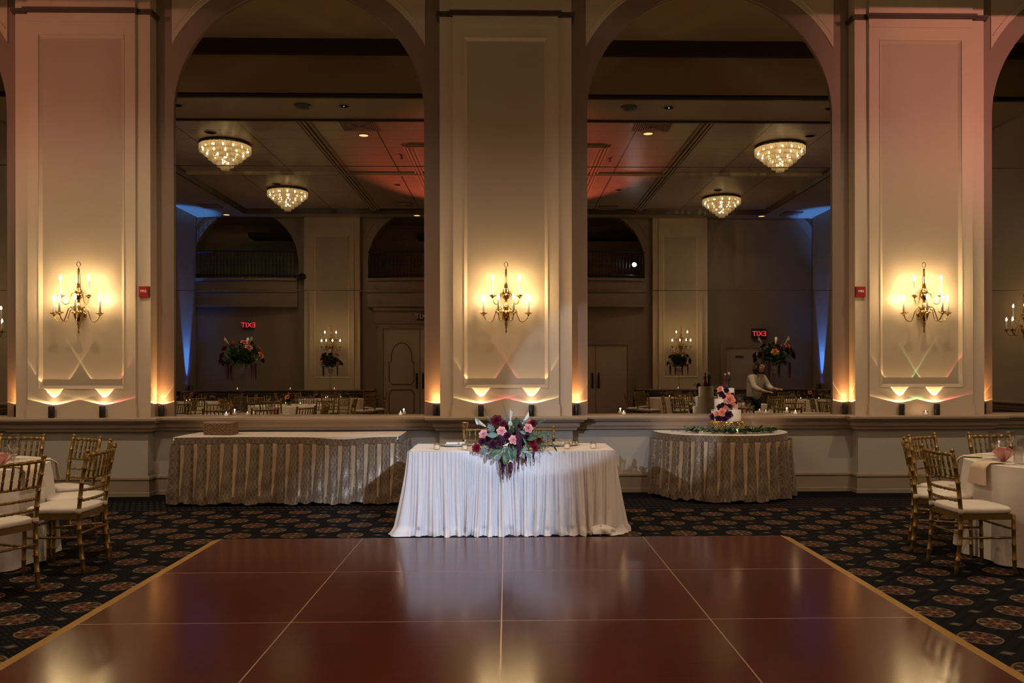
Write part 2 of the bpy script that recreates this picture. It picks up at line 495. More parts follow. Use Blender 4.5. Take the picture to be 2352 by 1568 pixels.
def wall_map(kind):
    # local (u along wall, v out into the room, z) -> world
    if kind == 'front': return Matrix(((1, 0, 0, PX), (0, -1, 0, D), (0, 0, 1, 0), (0, 0, 0, 1)))
    if kind == 'back': return Matrix(((-1, 0, 0, 0), (0, 1, 0, -3.75), (0, 0, 1, 0), (0, 0, 0, 1)))
    if kind == 'left': return Matrix(((0, 1, 0, -9.05), (1, 0, 0, 1.6), (0, 0, 1, 0), (0, 0, 0, 1)))
    if kind == 'right': return Matrix(((0, -1, 0, 9.05), (-1, 0, 0, 1.6), (0, 0, 1, 0), (0, 0, 0, 1)))

def arch_wall(mb, T, arches, rad, u0, u1, ztop, zspr=ZSPR, zl=ZL, reveal=0.06, mi=0, N=40):
    """wall plane with arched openings; arches = list of centre u; opening starts at zl"""
    edges = [u0]
    for c in arches: edges += [c - rad, c + rad]
    edges.append(u1)
    for i in range(0, len(edges), 2):
        a, b = edges[i], edges[i + 1]
        if b - a > 1e-4:
            mb.add([(a, 0, zl), (b, 0, zl), (b, 0, ztop), (a, 0, ztop)], [(0, 1, 2, 3)], mi, T)
    for c in arches:
        pts = []
        for k in range(N + 1):
            t_ = PI - PI * k / N
            z = zspr + rad * math.sin(t_)
            pts.append((c + rad * math.cos(t_), min(z, ztop)))
        for k in range(N):
            (xa, za), (xb, zb) = pts[k], pts[k + 1]
            if ztop - max(za, zb) > 1e-4 or ztop - min(za, zb) > 1e-4:
                mb.add([(xa, 0, za), (xb, 0, zb), (xb, 0, ztop), (xa, 0, ztop)], [(0, 1, 2, 3)], mi, T)
            mb.add([(xa, 0, za), (xb, 0, zb), (xb, -reveal, zb), (xa, -reveal, za)], [(0, 1, 2, 3)], mi, T)
        for sx in (-rad, rad):
            mb.add([(c + sx, 0, zl), (c + sx, -reveal, zl), (c + sx, -reveal, zspr), (c + sx, 0, zspr)], [(0, 1, 2, 3)], mi, T)

def spandrel(mb, T, c, side, rad_out, umax, ztop, zspr=ZSPR, t0=0.012, mi=0):
    """raised spandrel panel beside an arch: between the outer archivolt circle, a vertical edge at umax and the top"""
    # circle meets the vertical edge where |u-c| = umax
    zz = zspr + math.sqrt(max(0, rad_out ** 2 - umax ** 2))
    N = 24; pts = []
    a0 = math.atan2(zz - zspr, umax)
    a1 = math.asin(min(1, (ztop - zspr) / rad_out)) if ztop - zspr < rad_out else PI / 2
    for k in range(N + 1):
        a = a0 + (a1 - a0) * k / N
        pts.append((rad_out * math.cos(a), zspr + rad_out * math.sin(a)))
    for k in range(N):
        (xa, za), (xb, zb) = pts[k], pts[k + 1]
        q = [(c + side * xa, t0, za), (c + side * xb, t0, zb), (c + side * xb, t0, ztop), (c + side * xa, t0, ztop)]
        mb.add(q, [(0, 1, 2, 3)], mi, T)
        mb.add([(c + side * xa, 0, za), (c + side * xb, 0, zb), (c + side * xb, t0, zb), (c + side * xa, t0, za)], [(0, 1, 2, 3)], mi, T)
    mb.add([(c + side * umax, 0, zz), (c + side * umax, t0, zz), (c + side * umax, t0, ztop), (c + side * umax, 0, ztop)], [(0, 1, 2, 3)], mi, T)

def spandrel_line(mb, T, c, side, rad_line, umax, ztop, zspr=ZSPR, t0=0.012, mi=0):
    a0 = math.acos(umax / rad_line)
    a1 = math.asin(min(1, (ztop - zspr) / rad_line))
    pts = [(c + side * rad_line * math.cos(a0 + (a1 - a0) * k / 24), t0 + 0.003, zspr + rad_line * math.sin(a0 + (a1 - a0) * k / 24)) for k in range(25)]
    mb.tube(pts, 0.007, 6, mi, T)

def pilaster(name, T, uc, ztop, label, cor=True, scale=1.0, a=0.18, mats=None, zp1=5.41):
    """two-layer pilaster with a recessed framed panel"""
    mats = mats or [M['cream'], M['panel'], M['brown']]
    bw, fwid, pw = BW * scale, FWID * scale, 0.462 * scale
    TT = T @ Matrix.Translation((uc, 0, 0))
    mb = MB()
    mb.box(-bw, bw, 0, a, ZL, ztop, 0, TT)
    f0, f1 = a, a + 0.04          # front layer
    z0, z1 = 1.305, zp1
    b = 0.034; rec = 0.022; mo = 0.008
    # front layer frame around the panel (four boxes)
    mb.box(-fwid, -pw - b, f0, f1, ZL, ztop, 0, TT); mb.box(pw + b, fwid, f0, f1, ZL, ztop, 0, TT)
    mb.box(-pw - b, pw + b, f0, f1, ZL, z0 - b, 0, TT); mb.box(-pw - b, pw + b, f0, f1, z1 + b, ztop, 0, TT)
    # recessed field and bevels
    p = f1 - rec
    mb.add([(-pw, p, z0), (pw, p, z0), (pw, p, z1), (-pw, p, z1)], [(0, 1, 2, 3)], 1, TT)
    o = [(-pw - b, f1, z0 - b), (pw + b, f1, z0 - b), (pw + b, f1, z1 + b), (-pw - b, f1, z1 + b)]
    i_ = [(-pw, p, z0), (pw, p, z0), (pw, p, z1), (-pw, p, z1)]
    mb.add(o + i_, [(0, 1, 5, 4), (1, 2, 6, 5), (2, 3, 7, 6), (3, 0, 4, 7)], 0, TT)
    # fine bead round the panel
    e = pw + b
    for (x0, x1, za, zb) in ((-e - .008, e + .008, z0 - b - .008, z0 - b), (-e - .008, e + .008, z1 + b, z1 + b + .008), (-e - .008, -e, z0 - b, z1 + b), (e, e + .008, z0 - b, z1 + b)):
        mb.box(x0, x1, f1, f1 + mo, za, zb, 0, TT)
    # plinth block and upper lip
    mb.box(-fwid - .012, fwid + .012, f0, f1 + .012, ZL, 1.06, 0, TT)
    mb.box(-fwid - .006, fwid + .006, f0, f1 + .006, 1.06, 1.075, 0, TT)
    mb.box(-fwid, fwid, f1, f1 + .008, 5.60, 5.625, 0, TT)
    if cor:  # cornice band; its unlit underside is put into the dark brown colour
        for (x0, x1, v1) in ((-bw - .03, bw + .03, a + .03), (-fwid - .03, fwid + .03, f1 + .035)):
            mb.box(x0, x1, 0, v1, 5.705, 5.725, 2, TT)
            mb.box(x0 - .008, x1 + .008, 0, v1 + .01, 5.725, 5.757, 2, TT)
    o = mb.build(name, mats)
    return struct(o, label, 'pilaster')

def plan_path(pils, u0, u1, rec, pro, bw=BW):
    pts = [(u0, rec)]
    for c in pils:
        for q in ((c - bw, rec), (c - bw, pro), (c + bw, pro), (c + bw, rec)):
            pts.append(q)
    pts.append((u1, rec))
    # clip
    out = []
    for p in pts:
        out.append((min(max(p[0], u0), u1), p[1]))
    res = [out[0]]
    for p in out[1:]:
        if abs(p[0] - res[-1][0]) + abs(p[1] - res[-1][1]) > 1e-4: res.append(p)
    return res

def sweep(mb, T, path, prof, mi=0):
    """path in (u,v) plan, prof = (offset, z); mitred"""
    n = len(path); rows = []
    for i, p in enumerate(path):
        P = Vector(p)
        d0 = (P - Vector(path[i - 1])).normalized() if i > 0 else None
        d1 = (Vector(path[i + 1]) - P).normalized() if i < n - 1 else None
        if d0 is None: d0 = d1
        if d1 is None: d1 = d0
        n0 = Vector((-d0.y, d0.x)); n1 = Vector((-d1.y, d1.x))
        m = n0 + n1
        m = m / max(0.3, m.dot(n0)) if m.length > 1e-6 else n0
        rows.append([(P.x + m.x * o, P.y + m.y * o, z) for o, z in prof])
    k = len(prof)
    vs_ = [q for r in rows for q in r]
    fs = [(i * k + j, (i + 1) * k + j, (i + 1) * k + j + 1, i * k + j + 1) for i in range(n - 1) for j in range(k - 1)]
    mb.add(vs_, fs, mi, T)

DADO_PROF = [(0.0, 0.24), (0.0, 0.77)]
BASE_PROF = [(0.03, 0.0), (0.03, 0.045), (0.022, 0.052), (0.02, 0.185), (0.032, 0.2), (0.03, 0.222), (0.012, 0.24), (0.0, 0.243)]
LEDGE_PROF = [(0.0, 0.762), (0.045, 0.765), (0.052, 0.797), (0.07, 0.803), (0.078, 0.815), (0.08, 0.852), (0.092, 0.858), (0.125, 0.872), (0.135, 0.893), (0.158, 0.896), (0.162, 0.922), (0.155, 0.93), (-0.30, 0.931)]

# front wall
TF = wall_map('front')
AR = [-1.5 * PER, -0.5 * PER, 0.5 * PER, 1.5 * PER]
mb = MB(); arch_wall(mb, TF, AR, RAD, -9.05, 9.05, ZTOP)
mb.add([(-9.05, 0.0, 0), (9.05, 0.0, 0), (9.05, 0.0, ZL), (-9.05, 0, ZL)], [(0, 1, 2, 3)], 0, TF)
wf = mb.build('wall_front', [M['taupe']])
struct(wf, 'taupe plaster wall with four tall arched openings filled by mirrors', 'wall')
mb = MB()
for c in AR:
    for s_ in (-1, 1):
        spandrel(mb, TF, c, s_, 1.735, 1.525, 6.7)
        spandrel_line(mb, TF, c, s_, 1.80, 1.50, 6.7)
struct(mb.build('trim_1', [M['cream']]), 'cream spandrel panels between the arches', 'trim')
PILS = [-PER, 0, PER]
path = plan_path(PILS, -9.05, 9.05, 0.09, 0.26)
mb = MB(); sweep(mb, TF, path, DADO_PROF); struct(mb.build('wall_front_lower', [M['dado']], wf), None, None)
wf_l = bpy.data.objects['wall_front_lower']; wf_l.name = 'dado'
mb = MB(); sweep(mb, TF, path, BASE_PROF); struct(mb.build('baseboard_front', [M['base']]), 'taupe moulded baseboard along the mirror wall', 'baseboard')
mb = MB(); sweep(mb, TF, path, LEDGE_PROF); struct(mb.build('trim_2', [M['ledge']]), 'moulded ledge running under the mirrors', 'ledge')
for n_, (c, l) in enumerate(zip(PILS, ('left cream pilaster with recessed panel and sconce', 'central cream pilaster behind the sweetheart table', 'right cream pilaster with recessed panel and sconce'))):
    pilaster('trim_%d' % (3 + n_), TF, c, 6.7, l)

# mirrors
def mirror(c, label):
    t = thing('arched_mirror', label, 'mirror', (PX + c, D + 0.035, ZL))
    r = RAD + 0.015
    mb = MB(); N = 48
    pts = [(r, 0), (r, ZSPR - ZL)] + [(r * math.cos(PI * k / N), ZSPR - ZL + r * math.sin(PI * k / N)) for k in range(1, N)] + [(-r, ZSPR - ZL), (-r, 0)]
    n = len(pts)
    vs_ = [(x, 0, z) for x, z in pts] + [(x, 0.012, z) for x, z in pts]
    fs = [tuple(range(n)), tuple(range(2 * n - 1, n - 1, -1))] + [(i, (i + 1) % n, n + (i + 1) % n, n + i) for i in range(n)]
    mb.add(vs_, fs); mb.build('mirror_glass', [M['mirror']], t)
    for z in (2.455 - ZL, 3.968 - ZL):
        mb = MB(); mb.tube([(-RAD + .002, -0.001, z), (RAD - .002, -0.001, z)], 0.0045, 6)
        mb.build('joint_strip', [M['seam']], t, True)
    return t
mirror(AR[0], 'arched wall mirror cut off at the left edge of the view')
mirror(AR[1], 'tall arched wall mirror above the long buffet table')
mirror(AR[2], 'tall arched wall mirror behind the wedding cake')
mirror(AR[3], 'arched wall mirror cut off at the right edge of the view')

# back wall (seen in the mirrors)
TB = wall_map('back')
BRAD = 1.5
BAR = [-7.5, -2.5, 2.5, 7.5]
ZC = 5.88
mb = MB()
arch_wall(mb, TB, BAR[1:], BRAD, -9.05, 9.05, ZC, zl=4.12, reveal=0.25)   # balcony openings
mb.add([(-9.05, 0, 0), (9.05, 0, 0), (9.05, 0, 4.12), (-9.05, 0, 4.12)], [(0, 1, 2, 3)], 0, TB)
wb = mb.build('wall_back', [M['farwall']])
struct(wb, 'dim back wall with pilasters, balconies and doors, seen in the mirrors', 'wall')
# archivolts on the back wall
mb = MB()
for c in BAR:
    for s_ in (-1, 1):
        spandrel(mb, TB, c, s_, 1.72, 1.6, ZC, t0=0.02)
# blank arch recess lines for the right bay
for k in range(36):
    a0, a1 = PI * k / 36, PI * (k + 1) / 36
    z0_, z1_ = ZSPR + BRAD * math.sin(a0), ZSPR + BRAD * math.sin(a1)
    if max(z0_, z1_) < ZC:
        mb.add([(BAR[0] + BRAD * math.cos(a0), .0, z0_), (BAR[0] + BRAD * math.cos(a1), .0, z1_), (BAR[0] + (BRAD + .22) * math.cos(a1), .05, ZSPR + (BRAD + .22) * math.sin(a1)), (BAR[0] + (BRAD + .22) * math.cos(a0), .05, ZSPR + (BRAD + .22) * math.sin(a0))], [(0, 1, 2, 3)], 0, TB)
struct(mb.build('trim_6', [M['farwall']]), 'arch mouldings on the back wall', 'trim')
bm_ = [M['cream'], M['panel'], M['brown']]
for n_, c in enumerate((-5.0, 0.0, 5.0)):
    pilaster('trim_%d' % (7 + n_), TB, c, ZC, ('back wall pilaster with sconce, right in the mirrors', 'back wall pilaster facing the central one', 'back wall pilaster with sconce, left in the mirrors')[n_], cor=False, mats=bm_, zp1=5.3)
pathb = plan_path([-5.0, 0, 5.0], -9.05, 9.05, 0.09, 0.26)
mb = MB()
segs = [(-9.05, -3.7), (-1.25, 1.25), (3.8, 9.05)]
for (a, b) in segs:
    pp = [p for p in plan_path([c for c in (-5.0, 0, 5.0) if a < c < b], a, b, 0.09, 0.26)]
    sweep(mb, TB, pp, [(x, z) for x, z in LEDGE_PROF]); sweep(mb, TB, pp, DADO_PROF)
struct(mb.build('trim_10', [M['taupe']]), 'ledge along the back wall', 'ledge')
mb = MB(); sweep(mb, TB, [(-9.05, .06), (9.05, .06)], BASE_PROF); struct(mb.build('baseboard_back', [M['base']]), 'baseboard of the back wall', 'baseboard')
# balconies: floor, back wall, ceiling behind each open arch, fascia mouldings, railing
mb = MB()
for c in BAR[1:]:
    T2 = TB @ Matrix.Translation((c, 0, 0))
    mb.add([(-2.1, -2.6, 4.05), (2.1, -2.6, 4.05), (2.1, -2.6, 6.3), (-2.1, -2.6, 6.3)], [(0, 1, 2, 3)], 0, T2)
    mb.add([(-2.1, -2.6, 4.1), (2.1, -2.6, 4.1), (2.1, 0, 4.1), (-2.1, 0, 4.1)], [(0, 1, 2, 3)], 0, T2)
    mb.add([(-2.1, -2.6, 6.1), (2.1, -2.6, 6.1), (2.1, -0.05, 6.1), (-2.1, -0.05, 6.1)], [(0, 1, 2, 3)], 0, T2)
    for s_ in (-2.1, 2.1): mb.add([(s_, -2.6, 4.1), (s_, 0, 4.1), (s_, 0, 6.1), (s_, -2.6, 6.1)], [(0, 1, 2, 3)], 0, T2)
    mb.box(-2.0, 0.2, -1.6, -0.9, 5.45, 5.6, 1, T2)
struct(mb.build('trim_11', [M['ceilplain'], M['hole']]), 'dim balcony recesses behind the back wall arches', 'balcony')

def balcony_front(c, label):
    t = thing('balcony', label, 'balcony', tuple(TB @ Vector((c, 0, 0))), PI)
    # local x mirrored by the pi rotation; build in local metres, out towards +y (room) => -y after rotation
    mb = MB(); N = 20
    def bulge(x): return -(0.10 + 0.16 * (1 - (x / 1.5) ** 2))
    for (z0, z1, ex) in ((3.30, 3.36, .06), (3.36, 3.72, 0.0), (3.72, 3.77, .05), (3.77, 4.05, .0), (4.05, 4.12, .07)):
        for k in range(N):
            x0, x1 = -1.5 + 3 * k / N, -1.5 + 3 * (k + 1) / N
            mb.add([(x0, bulge(x0) - ex, z0), (x1, bulge(x1) - ex, z0), (x1, bulge(x1) - ex, z1), (x0, bulge(x0) - ex, z1),
                    (x0, 0, z0), (x1, 0, z0), (x1, 0, z1), (x0, 0, z1)], [(0, 1, 2, 3), (3, 2, 6, 7), (0, 4, 5, 1)])
    mb.build('fascia', [M['farwall']], t)
    rail = MB(); rail.tube([(-1.48 + 2.96 * k / N, bulge(-1.48 + 2.96 * k / N) - .02, 4.87) for k in range(N + 1)], 0.025, 8)
    rail.tube([(-1.48 + 2.96 * k / N, bulge(-1.48 + 2.96 * k / N) - .02, 4.2) for k in range(N + 1)], 0.018, 6)
    rail.build('handrail', [M['iron']], t, True)
    first = None
    for k in range(30):
        x = -1.42 + 2.84 * k / 29
        if first is None:
            b_ = MB(); b_.lathe([(0.010, 4.13), (0.010, 4.4), (0.022, 4.48), (0.012, 4.54), (0.022, 4.6), (0.010, 4.68), (0.010, 4.87)], 6)
            first = b_.build('baluster', [M['iron']], t, True); first.location = (x, bulge(x) - .02, 0)
        else:
            d_ = first.copy(); COL.objects.link(d_); d_.location = (x, bulge(x) - .02, 0)
    return t
balcony_front(-2.5, 'dark-railed balcony carrying a bright white spotlight, reflected in the right mirror')
balcony_front(2.5, 'balcony with dark iron railing above the tall panelled door, reflected in the left mirror')
balcony_front(7.5, 'bulging dark-railed balcony beside the blue-lit corner, left mirror')

# spotlight fixtures on the balconies
def spot_fixture(loc, aim, label, lit):
    q = (Vector(aim) - Vector(loc)).to_track_quat('-Z', 'Y')
    t = thing('spotlight', label, 'spotlight', loc); t.rotation_mode = 'QUATERNION'; t.rotation_quaternion = q
    mb = MB(); mb.lathe([(0.05, 0.22), (0.075, 0.2), (0.08, 0.02), (0.09, 0.0)], 16); mb.build('housing', [M['black']], t, True).location = (0, 0, 0.02)
    mb = MB(); mb.lathe([(0.0005, 0), (0.06, 0)], 16); mb.build('lens', [lit], t).location = (0, 0, 0.015)
    mb = MB(); mb.box(-.1, -.085, -.02, .02, 0.0, 0.15); mb.box(.085, .1, -.02, .02, 0, .15); mb.box(-.1, .1, -.02, .02, .15, .165); mb.build('bracket', [M['black']], t).location = (0, 0, 0.1)
M['spotlens'] = simple('lit_spot_lens', (1, 1, 1), 0.5, emit=(0.85, 0.93, 1.0), es=120)
spot_fixture((3.66, -3.50, 4.5), (-0.25, 7.6, 0.62), 'small black spotlight glaring white on a balcony rail, seen in the right mirror', M['spotlens'])
spot_fixture((-5.8, -3.50, 4.15), (0.75, 9.3, 0.85), 'small black spotlight beside the left balcony arch', M['darkbox'])

# doors in the back wall (local u is -x)
def door_leaf(t, x0, x1, h, fancy, hand_side):
    mb = MB(); mb.box(x0 + .006, x1 - .006, -0.05, 0.0, 0.01, h)
    lf = mb.build('leaf', [M['doorpaint']], t)
    if fancy:
        w = x1 - x0; cx = (x0 + x1) / 2; hw = w * 0.34
        pts = [(cx - hw, -.055, h - .95), (cx - hw, -.055, 1.18), (cx - hw + .08, -.055, 1.08), (cx + hw - .08, -.055, 1.08), (cx + hw, -.055, 1.18), (cx + hw, -.055, h - .95), (cx + hw - .06, -.055, h - .95)]
        r_ = hw - .06
        pts += [(cx + r_ * math.cos(PI * k / 14), -.055, h - .95 + 0.12 + (r_ + .12) * math.sin(PI * k / 14)) for k in range(15)]
        pts += [(cx - hw + .06, -.055, h - .95), (cx - hw, -.055, h - .95)]
        m2 = MB(); m2.tube(pts, 0.012, 6, 0, None, False)
        q = [(cx - hw, .3), (cx - hw + .07, .2), (cx + hw - .07, .2), (cx + hw, .3), (cx + hw, .82), (cx + hw - .07, .92), (cx - hw + .07, .92), (cx - hw, .82), (cx - hw, .3)]
        m2.tube([(a, -.055, b) for a, b in q], 0.012, 6, 0, None, False)
        m2.build('panel_moulding', [M['darkline']], lf)
    xh = x1 - .09 if hand_side > 0 else x0 + .09
    m3 = MB(); m3.box(xh - .03, xh + .03, -.06, -.05, .95, 1.4); m3.tube([(xh, -.06, 1.0), (xh, -.1, 1.02), (xh, -.1, 1.33), (xh, -.06, 1.35)], .012, 8)
    m3.build('handle', [M['iron']], lf)

def door(name, x0, x1, h, n, fancy, label, frame_h=0.0):
    t = thing(name, label, 'door', (0, -3.70 + 0.04, 0), PI)   # rotated: local x -> -x, local -y -> +y (room)
    t['kind'] = 'structure'
    a, b = -x1, -x0
    w = (b - a) / n
    for k in range(n):
        door_leaf(t, a + k * w, a + (k + 1) * w, h, fancy, 1 if (k == 0 and n == 2) else -1)
    mb = MB()
    mb.box(a - .14, a, -.09, .0, 0, h + .14); mb.box(b, b + .14, -.09, .0, 0, h + .14); mb.box(a, b, -.09, 0, h, h + .14)
    if frame_h:
        mb.box(a - .22, b + .22, -.08, 0, h + .14, frame_h); mb.box(a - .28, b + .28, -.14, 0, frame_h - .09, frame_h); mb.box(a - .25, b + .25, -.12, 0, h + .14, h + .19)
    mb.build('door_frame', [M['farwall']], t)
door('door_1', -3.55, -1.45, 2.68, 2, True, 'tall panelled double door with arched mouldings, reflected in the left mirror', 3.28)
door('door_2', 1.62, 3.48, 2.2, 2, False, 'plain double door with dark pulls, reflected in the right mirror', 0)
door('door_3', 6.34, 7.28, 2.12, 1, False, 'plain single door under the exit sign, reflected in the right mirror', 0)
m_ = MB(); m_.box(-.12, .12, 0, .01, -.02, .02)
o = m_.build('door_sign', [M['darkbox']]); o.location = (6.72, -3.60, 1.86); tag(o, 'small dark sign plate on the plain door below the exit sign', 'sign')

def text_obj(name, s, size, mat, parent, loc, rot, ext=0.004):
    cu = bpy.data.curves.new(name, 'FONT'); cu.body = s; cu.size = size; cu.extrude = ext
    cu.align_x = 'CENTER'; cu.align_y = 'CENTER'
    cu.materials.append(mat)
    tmp = bpy.data.objects.new('tmp_text', cu)
    me = bpy.data.meshes.new_from_object(tmp); bpy.data.objects.remove(tmp)
    if not me.materials: me.materials.append(mat)
    o = bpy.data.objects.new(name, me); COL.objects.link(o); o.parent = parent; o.location = loc; o.rotation_euler = rot
    return o

def exit_sign(loc, label, lit, box=True):
    t = thing('exit_sign', label, 'exit sign', loc, PI)
    mb = MB(); mb.box(-.17, .17, -.05, .0, -.1, .1)
    if box: mb.box(-.22, .22, -.04, .0, -.15, .15)
    mb.build('housing', [M['darkbox']], t)
    text_obj('lettering', 'EXIT', 0.2, M['exitred'] if lit else M['exitwhite'], t, (0, -0.056, 0), (PI / 2, 0, 0))
exit_sign((-7.40, -3.70, 2.78), 'red lit exit sign on the bare wall, reflected in the left mirror', True, False)
exit_sign((7.32, -3.70, 2.52), 'red lit exit sign in a dark box, reflected in the right mirror', True)
exit_sign((-2.42, -3.60, 3.02), 'unlit exit sign over the tall panelled door, reflected at the edge of the left mirror', False, False)

# side walls
for side in ('left', 'right'):
    TS = wall_map(side)
    mb = MB(); L0, L1 = -5.35, 8.66
    if side == 'right': L0, L1 = -8.66, 5.35
    cs = [-6.75, -2.25, 2.25, 6.75]
    if side == 'left': cs = [-2.25, 2.25]
    else: cs = [-2.25, 2.25]
    arch_wall(mb, TS, cs, 1.3, L0, L1, 6.7, zl=4.12, reveal=0.25)
    mb.add([(L0, 0, 0), (L1, 0, 0), (L1, 0, 4.12), (L0, 0, 4.12)], [(0, 1, 2, 3)], 0, TS)
    for c in cs:
        T2 = TS @ Matrix.Translation((c, 0, 0))
        mb.add([(-1.7, -1.8, 4.05), (1.7, -1.8, 4.05), (1.7, -1.8, 6.2), (-1.7, -1.8, 6.2)], [(0, 1, 2, 3)], 0, T2)
        mb.add([(-1.7, -1.8, 4.1), (1.7, -1.8, 4.1), (1.7, 0, 4.1), (-1.7, 0, 4.1)], [(0, 1, 2, 3)], 0, T2)
        mb.add([(-1.7, -1.8, 6.1), (1.7, -1.8, 6.1), (1.7, -.05, 6.1), (-1.7, -.05, 6.1)], [(0, 1, 2, 3)], 0, T2)
        for s_ in (-1.7, 1.7): mb.add([(s_, -1.8, 4.1), (s_, 0, 4.1), (s_, 0, 6.1), (s_, -1.8, 6.1)], [(0, 1, 2, 3)], 0, T2)
    pts = [4.5, 0, -4.5]
    for c in pts:
        if L0 < c < L1:
            mb.box(c - .7, c + .7, 0, .18, 0, 6.7, 0, TS)
    o = mb.build('wall_' + side, [M['farwall']]); struct(o, '%s side wall of the hall with balcony arches' % side, 'wall')
    mb = MB(); pp = plan_path(pts, L0, L1, 0.05, 0.23, 0.72)
    sweep(mb, TS, pp, LEDGE_PROF); struct(mb.build('trim_%d' % (12 if side == 'left' else 13), [M['taupe']]), 'ledge along the %s wall' % side, 'ledge')
    mb = MB(); sweep(mb, TS, pp, BASE_PROF); struct(mb.build('baseboard_' + side, [M['base']]), 'baseboard of the %s wall' % side, 'baseboard')
    # railing in the arch nearest the mirrors
    t = thing('balcony_railing', 'dark iron railing in the %s wall balcony nearest the mirrors' % side, 'railing')
    c = 2.25 if side == 'left' else -2.25
    mb = MB()
    mb.tube([TS @ Vector((c - 1.28, .05, 4.87)), TS @ Vector((c + 1.28, .05, 4.87))], .025, 8)
    mb.build('handrail', [M['iron']], t, True)
    for k in range(22):
        b_ = MB(); x = c - 1.2 + 2.4 * k / 21
        b_.lathe([(0.010, 4.13), (0.010, 4.4), (0.022, 4.48), (0.012, 4.54), (0.022, 4.6), (0.010, 4.68), (0.010, 4.87)], 6, 0, Matrix.Translation(TS @ Vector((x, .05, 0))))
        b_.build('baluster', [M['iron']], t, True)

# floor
mb = MB(); mb.add([(-9.1, -3.8, 0), (9.1, -3.8, 0), (9.1, 10.3, 0), (-9.1, 10.3, 0)], [(0, 1, 2, 3)])
struct(mb.build('floor', [M['carpet']]), 'dark navy carpet with rows of round brown medallions', 'carpet floor')

# ceiling: soffit ring, raised tray, high strip above the mirror wall
ZT = 5.99
tx, ty0, ty1, tyw = 7.25, -2.95, 5.75, 7.12
mb = MB()
def quad(x0, x1, y0, y1, z, mi): mb.add([(x0, y0, z), (x0, y1, z), (x1, y1, z), (x1, y0, z)], [(0, 1, 2, 3)], mi)
quad(-9.1, -tx, -3.8, tyw, ZC, 1); quad(tx, 9.1, -3.8, tyw, ZC, 1); quad(-tx, tx, -3.8, ty0, ZC, 1); quad(-tx, tx, ty1, tyw, ZC, 1)
quad(-tx, tx, ty0, ty1, ZT, 0)
quad(-9.1, 9.1, tyw, 10.35, 6.74, 1)
def vq(a, b, z0, z1, mi): mb.add([(a[0], a[1], z0), (b[0], b[1], z0), (b[0], b[1], z1), (a[0], a[1], z1)], [(0, 1, 2, 3)], mi)
cs_ = [(-tx, ty0), (tx, ty0), (tx, ty1), (-tx, ty1), (-tx, ty0)]
for i in range(4): vq(cs_[i], cs_[i + 1], ZC, ZT, 2)
vq((-9.1, tyw), (9.1, tyw), ZC, 6.74, 1)
ceil = mb.build('ceiling', [M['ceiling'], M['ceilplain'], M['brown']])
struct(ceil, 'dim tiled tray ceiling with beams, seen in the mirrors', 'ceiling')
# ceiling mouldings
mb = MB()
for (x0, x1, y0, y1) in ((-tx, tx, ty0 - .05, ty0), (-tx, tx, ty1, ty1 + .05), (-tx - .05, -tx, ty0, ty1), (tx, tx + .05, ty0, ty1)):
    mb.box(x0, x1, y0, y1, ZC - .035, ZC)
mb.box(-9.0, 9.0, tyw - .06, tyw, ZC - .05, ZC + .02)
mb.box(-9.0, 9.0, tyw, tyw + .08, 6.5, 6.74)
struct(mb.build('trim_14', [M['brown']]), 'brown edge mouldings of the tray ceiling', 'trim')
mb = MB()
def ridge(x0, y0, x1, y1, w=.22):
    d = Vector((x1 - x0, y1 - y0, 0)); L = d.length; a = math.atan2(d.y, d.x)
    T = Matrix.Translation((x0, y0, ZT)) @ Matrix.Rotation(a, 4, 'Z')
    for k, o in enumerate((-w / 2, -w / 6, w / 6, w / 2)):
        mb.box(0, L, o - .018, o + .018, -.045 - .02 * (k in (1, 2)), 0, 0, T)
for sx in (-1, 1):
    ridge(sx * 3.68, ty0, sx * 3.68, ty1)
    ridge(sx * 1.95, -1.0, sx * 1.95, 3.75)
ridge(-3.68, 1.35, 3.68, 1.35, .14); ridge(-1.95, 3.75, 1.95, 3.75, .12); ridge(-1.95, -1.0, 1.95, -1.0, .12)
ridge(-7.25, 1.35, -3.68, 1.35, .1); ridge(3.68, 1.35, 7.25, 1.35, .1)
struct(mb.build('trim_15', [M['ceilplain']]), 'raised rib mouldings across the tray ceiling', 'trim')

# ceiling fixtures seen in the mirrors
def vent(x, y, z, label, s=.34):
    t = thing('ceiling_vent', label, 'air vent', (x, y, z))
    mb = MB(); mb.box(-s, s, -s, s, -.015, -.005); mb.build('backing', [M['hole']], t)
    mb = MB(); n = 9
    for k in range(n):
        f = 1 - k / n
        for (a, b, c_, d_) in ((-s * f, s * f, -s * f, -s * f + .022), (-s * f, s * f, s * f - .022, s * f), (-s * f, -s * f + .022, -s * f, s * f), (s * f - .022, s * f, -s * f, s * f)):
            mb.box(a, b, c_, d_, -.05 + .02 * f, -.015)
    mb.build('grille', [M['grille']], t)
vent(-2.7, 5.1, ZT, 'square slatted ceiling vent reflected high in the left mirror')
vent(2.7, 5.15, ZT, 'square slatted ceiling vent reflected high in the right mirror')
vent(-7.9, -2.0, ZC, 'dark ceiling vent beyond the chandeliers, low in the left mirror', .26)
vent(-2.8, -2.3, ZT, 'dark ceiling vent beside the red-lit ceiling, left mirror', .26)
vent(2.8, -2.7, ZT, 'dark ceiling vent beside the red-lit ceiling, right mirror', .26)
vent(8.0, -2.9, ZC, 'dark ceiling vent near the blue-lit corner, right mirror', .26)
def can(x, y, z, label, mat, r=.09):
    t = thing('recessed_downlight', label, 'ceiling light', (x, y, z))
    mb = MB(); mb.lathe([(r, -.012), (r + .02, -.012), (r + .025, 0), (r + .0, 0)], 20, cap=False); mb.build('rim', [M['ceilplain']], t)
    mb = MB(); mb.lathe([(.0005, -.006), (r, -.006)], 20); mb.build('lamp', [mat], t)
